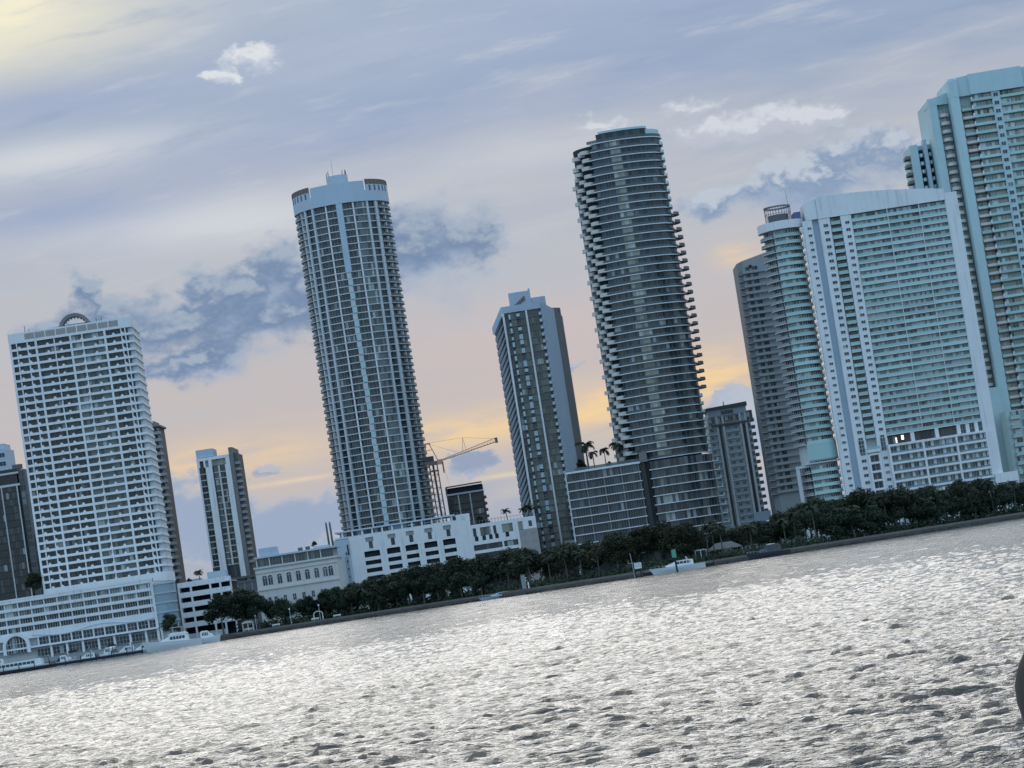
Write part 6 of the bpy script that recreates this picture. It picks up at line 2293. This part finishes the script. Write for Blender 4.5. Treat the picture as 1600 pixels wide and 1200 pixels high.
def gate_pillar():
    t = obj('dock_pillar', None, (-6.6, 998, 2))
    tag(t, 'square grey pillar at the water edge right of the pale blue boat', 'pillar')
    obj('shaft', MB().box(-.75, .75, -.75, .75, 0, 4.8).mesh('shaft', [GREY]), parent=t)
    obj('cap', MB().box(-.85, .85, -.85, .85, 4.8, 5.1).mesh('cap', [DGREY]), parent=t)
    c = obj('picnic_table', None, (-3.4, 1000, 2))
    tag(c, 'pale table under the trees right of the square pillar', 'table')
    obj('table_top', MB().box(-1.5, 1.5, -.6, .6, .95, 1.1).mesh('table_top', [PALE]), parent=c)
    for s in (-1.2, 1.2):
        obj('leg', MB().box(s - .1, s + .1, -.5, .5, 0, .95).mesh('leg', [GREY]), parent=c)
    k = obj('bollard', None, (-5.0, 996, 2))
    tag(k, 'small white bollard between the square pillar and the pale table', 'bollard')
    obj('post', MB().tube((0, 0, 0), (0, 0, 2.2), .3, .26, 8).mesh('post', [WHITE]), parent=k)


gate_pillar()


def car(x, y, col, label, rz=0):
    t = obj('parked_car', None, (x, y, 2.02), rz)
    tag(t, label, 'car')
    b = MB()
    prof = [(-2.2, .35), (2.2, .35), (2.25, .75), (1.9, .95), (1.1, 1.0), (.5, 1.5), (-1.1, 1.5), (-1.7, 1.0), (-2.2, .9)]
    b.xprism(prof, -.9, .9)
    obj('body', b.mesh('body', [col]), parent=t)
    g = MB().xprism([(-1.4, 1.03), (.9, 1.03), (.42, 1.42), (-1.05, 1.42)], -.92, .92)
    obj('glass', g.mesh('glass', [TINT]), parent=t)
    for sx in (-1.4, 1.4):
        for sy in (-.92, .8):
            obj('wheel', cached('wheel', lambda: MB().tube((0, 0, 0), (0, .14, 0), .34, n=12).mesh('wheel', [BLACK])), (sx, sy, .34), parent=t)


car(157.0, 1013, GEL, 'left of the two white cars parked under the trees right of the slab tower')
car(161.9, 1014, GEL, 'right of the two white cars parked under the trees right of the slab tower')
car(174.0, 1016, GEL, 'white car nearest the right edge of the photo', R(20))
car(149.0, 1012, GELB, 'pale blue car parked left of the two white cars')


def tarp(x, w, h, col, label):
    t = obj('market_tent', None, (x, 985 + (x - 100) * .44 + 8, 2))
    tag(t, label, 'tent')
    q = MB()
    q.face([(-w / 2, -1.2, h), (w / 2, -1.2, h), (0, 0, h + .7)]).face([(w / 2, -1.2, h), (w / 2, 1.2, h), (0, 0, h + .7)])
    q.face([(w / 2, 1.2, h), (-w / 2, 1.2, h), (0, 0, h + .7)]).face([(-w / 2, 1.2, h), (-w / 2, -1.2, h), (0, 0, h + .7)])
    q.box(-w / 2, w / 2, -1.2, 1.2, h - .3, h - .01)
    q.box(-w / 2 + .1, w / 2 - .1, -1.1, -1.0, .5, h - .3)
    obj('canopy', q.mesh('canopy', [col]), parent=t)
    for sx in (-w / 2 + .1, w / 2 - .1):
        for sy in (-1.1, 1.1):
            obj('pole', MB().box(sx - .04, sx + .04, sy - .04, sy + .04, 0, h - .3).mesh('pole', [GREY]), parent=t)


VIO = mat('violet_blue_canvas', (0.16, 0.18, 0.34), 0.8, 0.2, 0.1)
tarp(124.6, 2.6, 2.3, VIO, 'leftmost violet-blue tent under the trees below the slab tower')
tarp(127.6, 2.4, 2.2, VIO, 'second violet-blue tent under the trees below the slab tower')
tarp(130.4, 2.2, 2.1, GELB, 'pale blue tent right of the two violet tents')
tarp(133.4, 1.8, 2.0, WHITE2, 'small white tent at the right end of the tent row')


# ================================================================== PERSON ON OUR BOAT (right edge)
def person():
    deck_z = 2.205
    dk = obj('boat_deck', MB().box(-1.6, 1.9, -3.5, 4.9, 1.9, deck_z).box(-1.6, -1.45, -3.5, 4.9, deck_z, 2.5).box(1.75, 1.9, -3.5, 4.9, deck_z, 2.5)
             .prism([(-1.6, 4.9), (1.9, 4.9), (.9, 6.6), (-.6, 6.6)], 1.9, deck_z).prism([(-1.4, -3.4), (1.7, -3.4), (1.7, 4.9), (.8, 6.3), (-.5, 6.3), (-1.4, 4.9)], -.4, 1.9).mesh('boat_deck', [GEL]))
    tag(dk, kind='structure')
    root = obj('person', None, (0.762, 3.6, deck_z), R(-35))
    tag(root, 'person in a dark grey top standing at the right edge, shoulder and cheek showing', 'person')
    # joints: index, position, radius (x right, y forward)
    J = [((0, 0, .93), .135), ((0, 0, 1.10), .125), ((0, .01, 1.27), .135), ((0, 0, 1.40), .115), ((-.025, .01, 1.46), .056), ((-.036, .025, 1.515), .056),
         ((-.044, .035, 1.580), .084), ((-.048, .03, 1.65), .078)]
    Ed = [(0, 1), (1, 2), (2, 3), (3, 4), (4, 5), (5, 6), (6, 7)]

    def add(p, r, frm):
        J.append((p, r))
        Ed.append((frm, len(J) - 1))
        return len(J) - 1
    for s in (-1, 1):
        a = add((s * .115, .0, 1.395), .068, 3)
        a = add((s * .174, .01, 1.362), .058, a)
        a = add((s * .158, .035, 1.28), .045, a)
        a = add((s * .128, .075, 1.16), .040, a)
        a = add((s * .135, .12, 1.04), .038, a)
        a = add((s * .120, .22, 1.03), .034, a)
        a = add((s * .105, .30, 1.05), .027, a)
        h = add((s * .10, .345, 1.055), .029, a)
        for k, (dz, ln) in enumerate(((-.024, .070), (-.008, .084), (.009, .088), (.025, .074))):
            f1 = add((s * .095, .385, 1.055 + dz), .0095, h)
            f2 = add((s * .082, .385 + ln * .45, 1.053 + dz), .0085, f1)
            add((s * .062, .385 + ln * .70, 1.05 + dz), .0075, f2)
        t1 = add((s * .082, .355, 1.09), .0105, h)
        add((s * .070, .375, 1.108), .009, t1)
        l = add((s * .085, 0, .86), .105, 0)
        l = add((s * .10, .01, .50), .062, l)
        l = add((s * .10, -.02, .28), .055, l)
        l = add((s * .10, -.03, .07), .040, l)
        l = add((s * .11, .06, .035), .036, l)
        add((s * .115, .14, .028), .030, l)
    me = bpy.data.meshes.new('body')
    me.from_pydata([p for p, _ in J], Ed, [])
    SKIN = mat('brown_skin', (0.16, 0.10, 0.075), 0.55, 0.4, 0.1, 8.0)
    SHIRT = mat('dark_grey_shirt', (0.070, 0.060, 0.055), 0.85, 0.2, 0.2, 14.0, bump=.3)
    body = obj('body', me, parent=root)
    sk = body.modifiers.new('skin', 'SKIN')
    sk.use_smooth_shade = True
    lay = me.skin_vertices[0].data
    for v, (_, r) in zip(lay, J):
        v.radius = (r, r * (.8 if r > .11 else 1.0))
    lay[0].use_root = True
    ss = body.modifiers.new('smooth', 'SUBSURF')
    ss.levels = ss.render_levels = 2
    bpy.context.view_layer.update()
    dg = bpy.context.evaluated_depsgraph_get()
    bm2 = bpy.data.meshes.new_from_object(body.evaluated_get(dg))
    body.modifiers.clear()
    bm2.name = 'body'
    body.data = bm2
    bm2.materials.clear()
    for mm in (SKIN, SHIRT, mat('dark_trousers', (0.03, 0.035, 0.05), 0.85, 0.2, 0.2, 10.0)):
        bm2.materials.append(mm)
    for p in bm2.polygons:
        c = p.center
        k = 0
        if .88 < c.z < 1.455 and c.y < .27:
            k = 1
        elif c.z <= .88 and c.z > .08 and abs(c.x) < .165:
            k = 2
        p.material_index = k
        p.use_smooth = True
    # face and hair
    hair = MB()
    for i in range(9):
        for j in range(14):
            def pt(u, v):
                th, ph = u / 9 * 1.55, v / 14 * 2 * math.pi
                r = Vector((.092 * math.sin(th) * math.cos(ph), .108 * math.sin(th) * math.sin(ph), .105 * math.cos(th)))
                return (r.x - .048, .022 + r.y - .012, 1.618 + r.z)
            if j in (2, 3, 4) and i > 5:
                continue
            hair.face([pt(i, j), pt(i + 1, j), pt(i + 1, j + 1), pt(i, j + 1)])
    obj('hair', hair.mesh('hair', [mat('black_hair', (0.012, 0.010, 0.009), 0.5, 0.4, .2)], True), parent=root)
    HX = -.046
    nose = MB().face([(HX - .016, .115, 1.552), (HX + .016, .115, 1.552), (HX, .145, 1.558)]).face([(HX - .016, .115, 1.552), (HX, .145, 1.558), (HX, .118, 1.607)]).face([(HX + .016, .115, 1.552), (HX, .118, 1.607), (HX, .145, 1.558)])
    obj('nose', nose.mesh('nose', [SKIN], True), parent=root)
    for s in (-1, 1):
        obj('eye', MB().prism([(HX + s * .033 + .013 * math.cos(a * .785), .112 + .008 * math.sin(a * .785)) for a in range(8)], 1.590, 1.604).mesh('eye', [WHITE]), parent=root)
        ear = MB()
        ear.prism([(HX + s * .080, .0), (HX + s * .096, -.012), (HX + s * .100, .005), (HX + s * .082, .03)] if s > 0 else [(HX + s * .082, .03), (HX + s * .100, .005), (HX + s * .096, -.012), (HX + s * .080, .0)], 1.552, 1.617)
        obj('ear', ear.mesh('ear', [SKIN], True), parent=root)
    obj('mouth', MB().box(HX - .024, HX + .024, .108, .117, 1.527, 1.535).mesh('mouth', [mat('lips', (0.14, 0.06, 0.05), .5, .4)]), parent=root)


person()


# finer pieces belong to the part they sit on
NEST = {'hoop_rib': 'roof_hoop', 'arched_window': 'arch_surround', 'jib_tip': 'jib', 'king_post': 'jib', 'cabin_windows': 'cabin', 'windscreen': 'cabin',
        'wheelhouse_glass': 'wheelhouse', 'hard_top': 'flybridge', 'bow_rail': 'hull', 'hair': 'body', 'nose': 'body', 'mouth': 'body', 'eye': 'body', 'ear': 'body',
        'lettering': 'board', 'stair_opening': 'penthouse', 'hood_frame': 'roof_hood', 'flue_cap': 'flue'}
for o in list(bpy.data.objects):
    base = o.name.split('.')[0]
    if base in NEST and o.parent is not None:
        for c in o.parent.children:
            if c.name.split('.')[0] == NEST[base] and c is not o:
                if c.location.length < 1e-6:
                    o.parent = c
                break
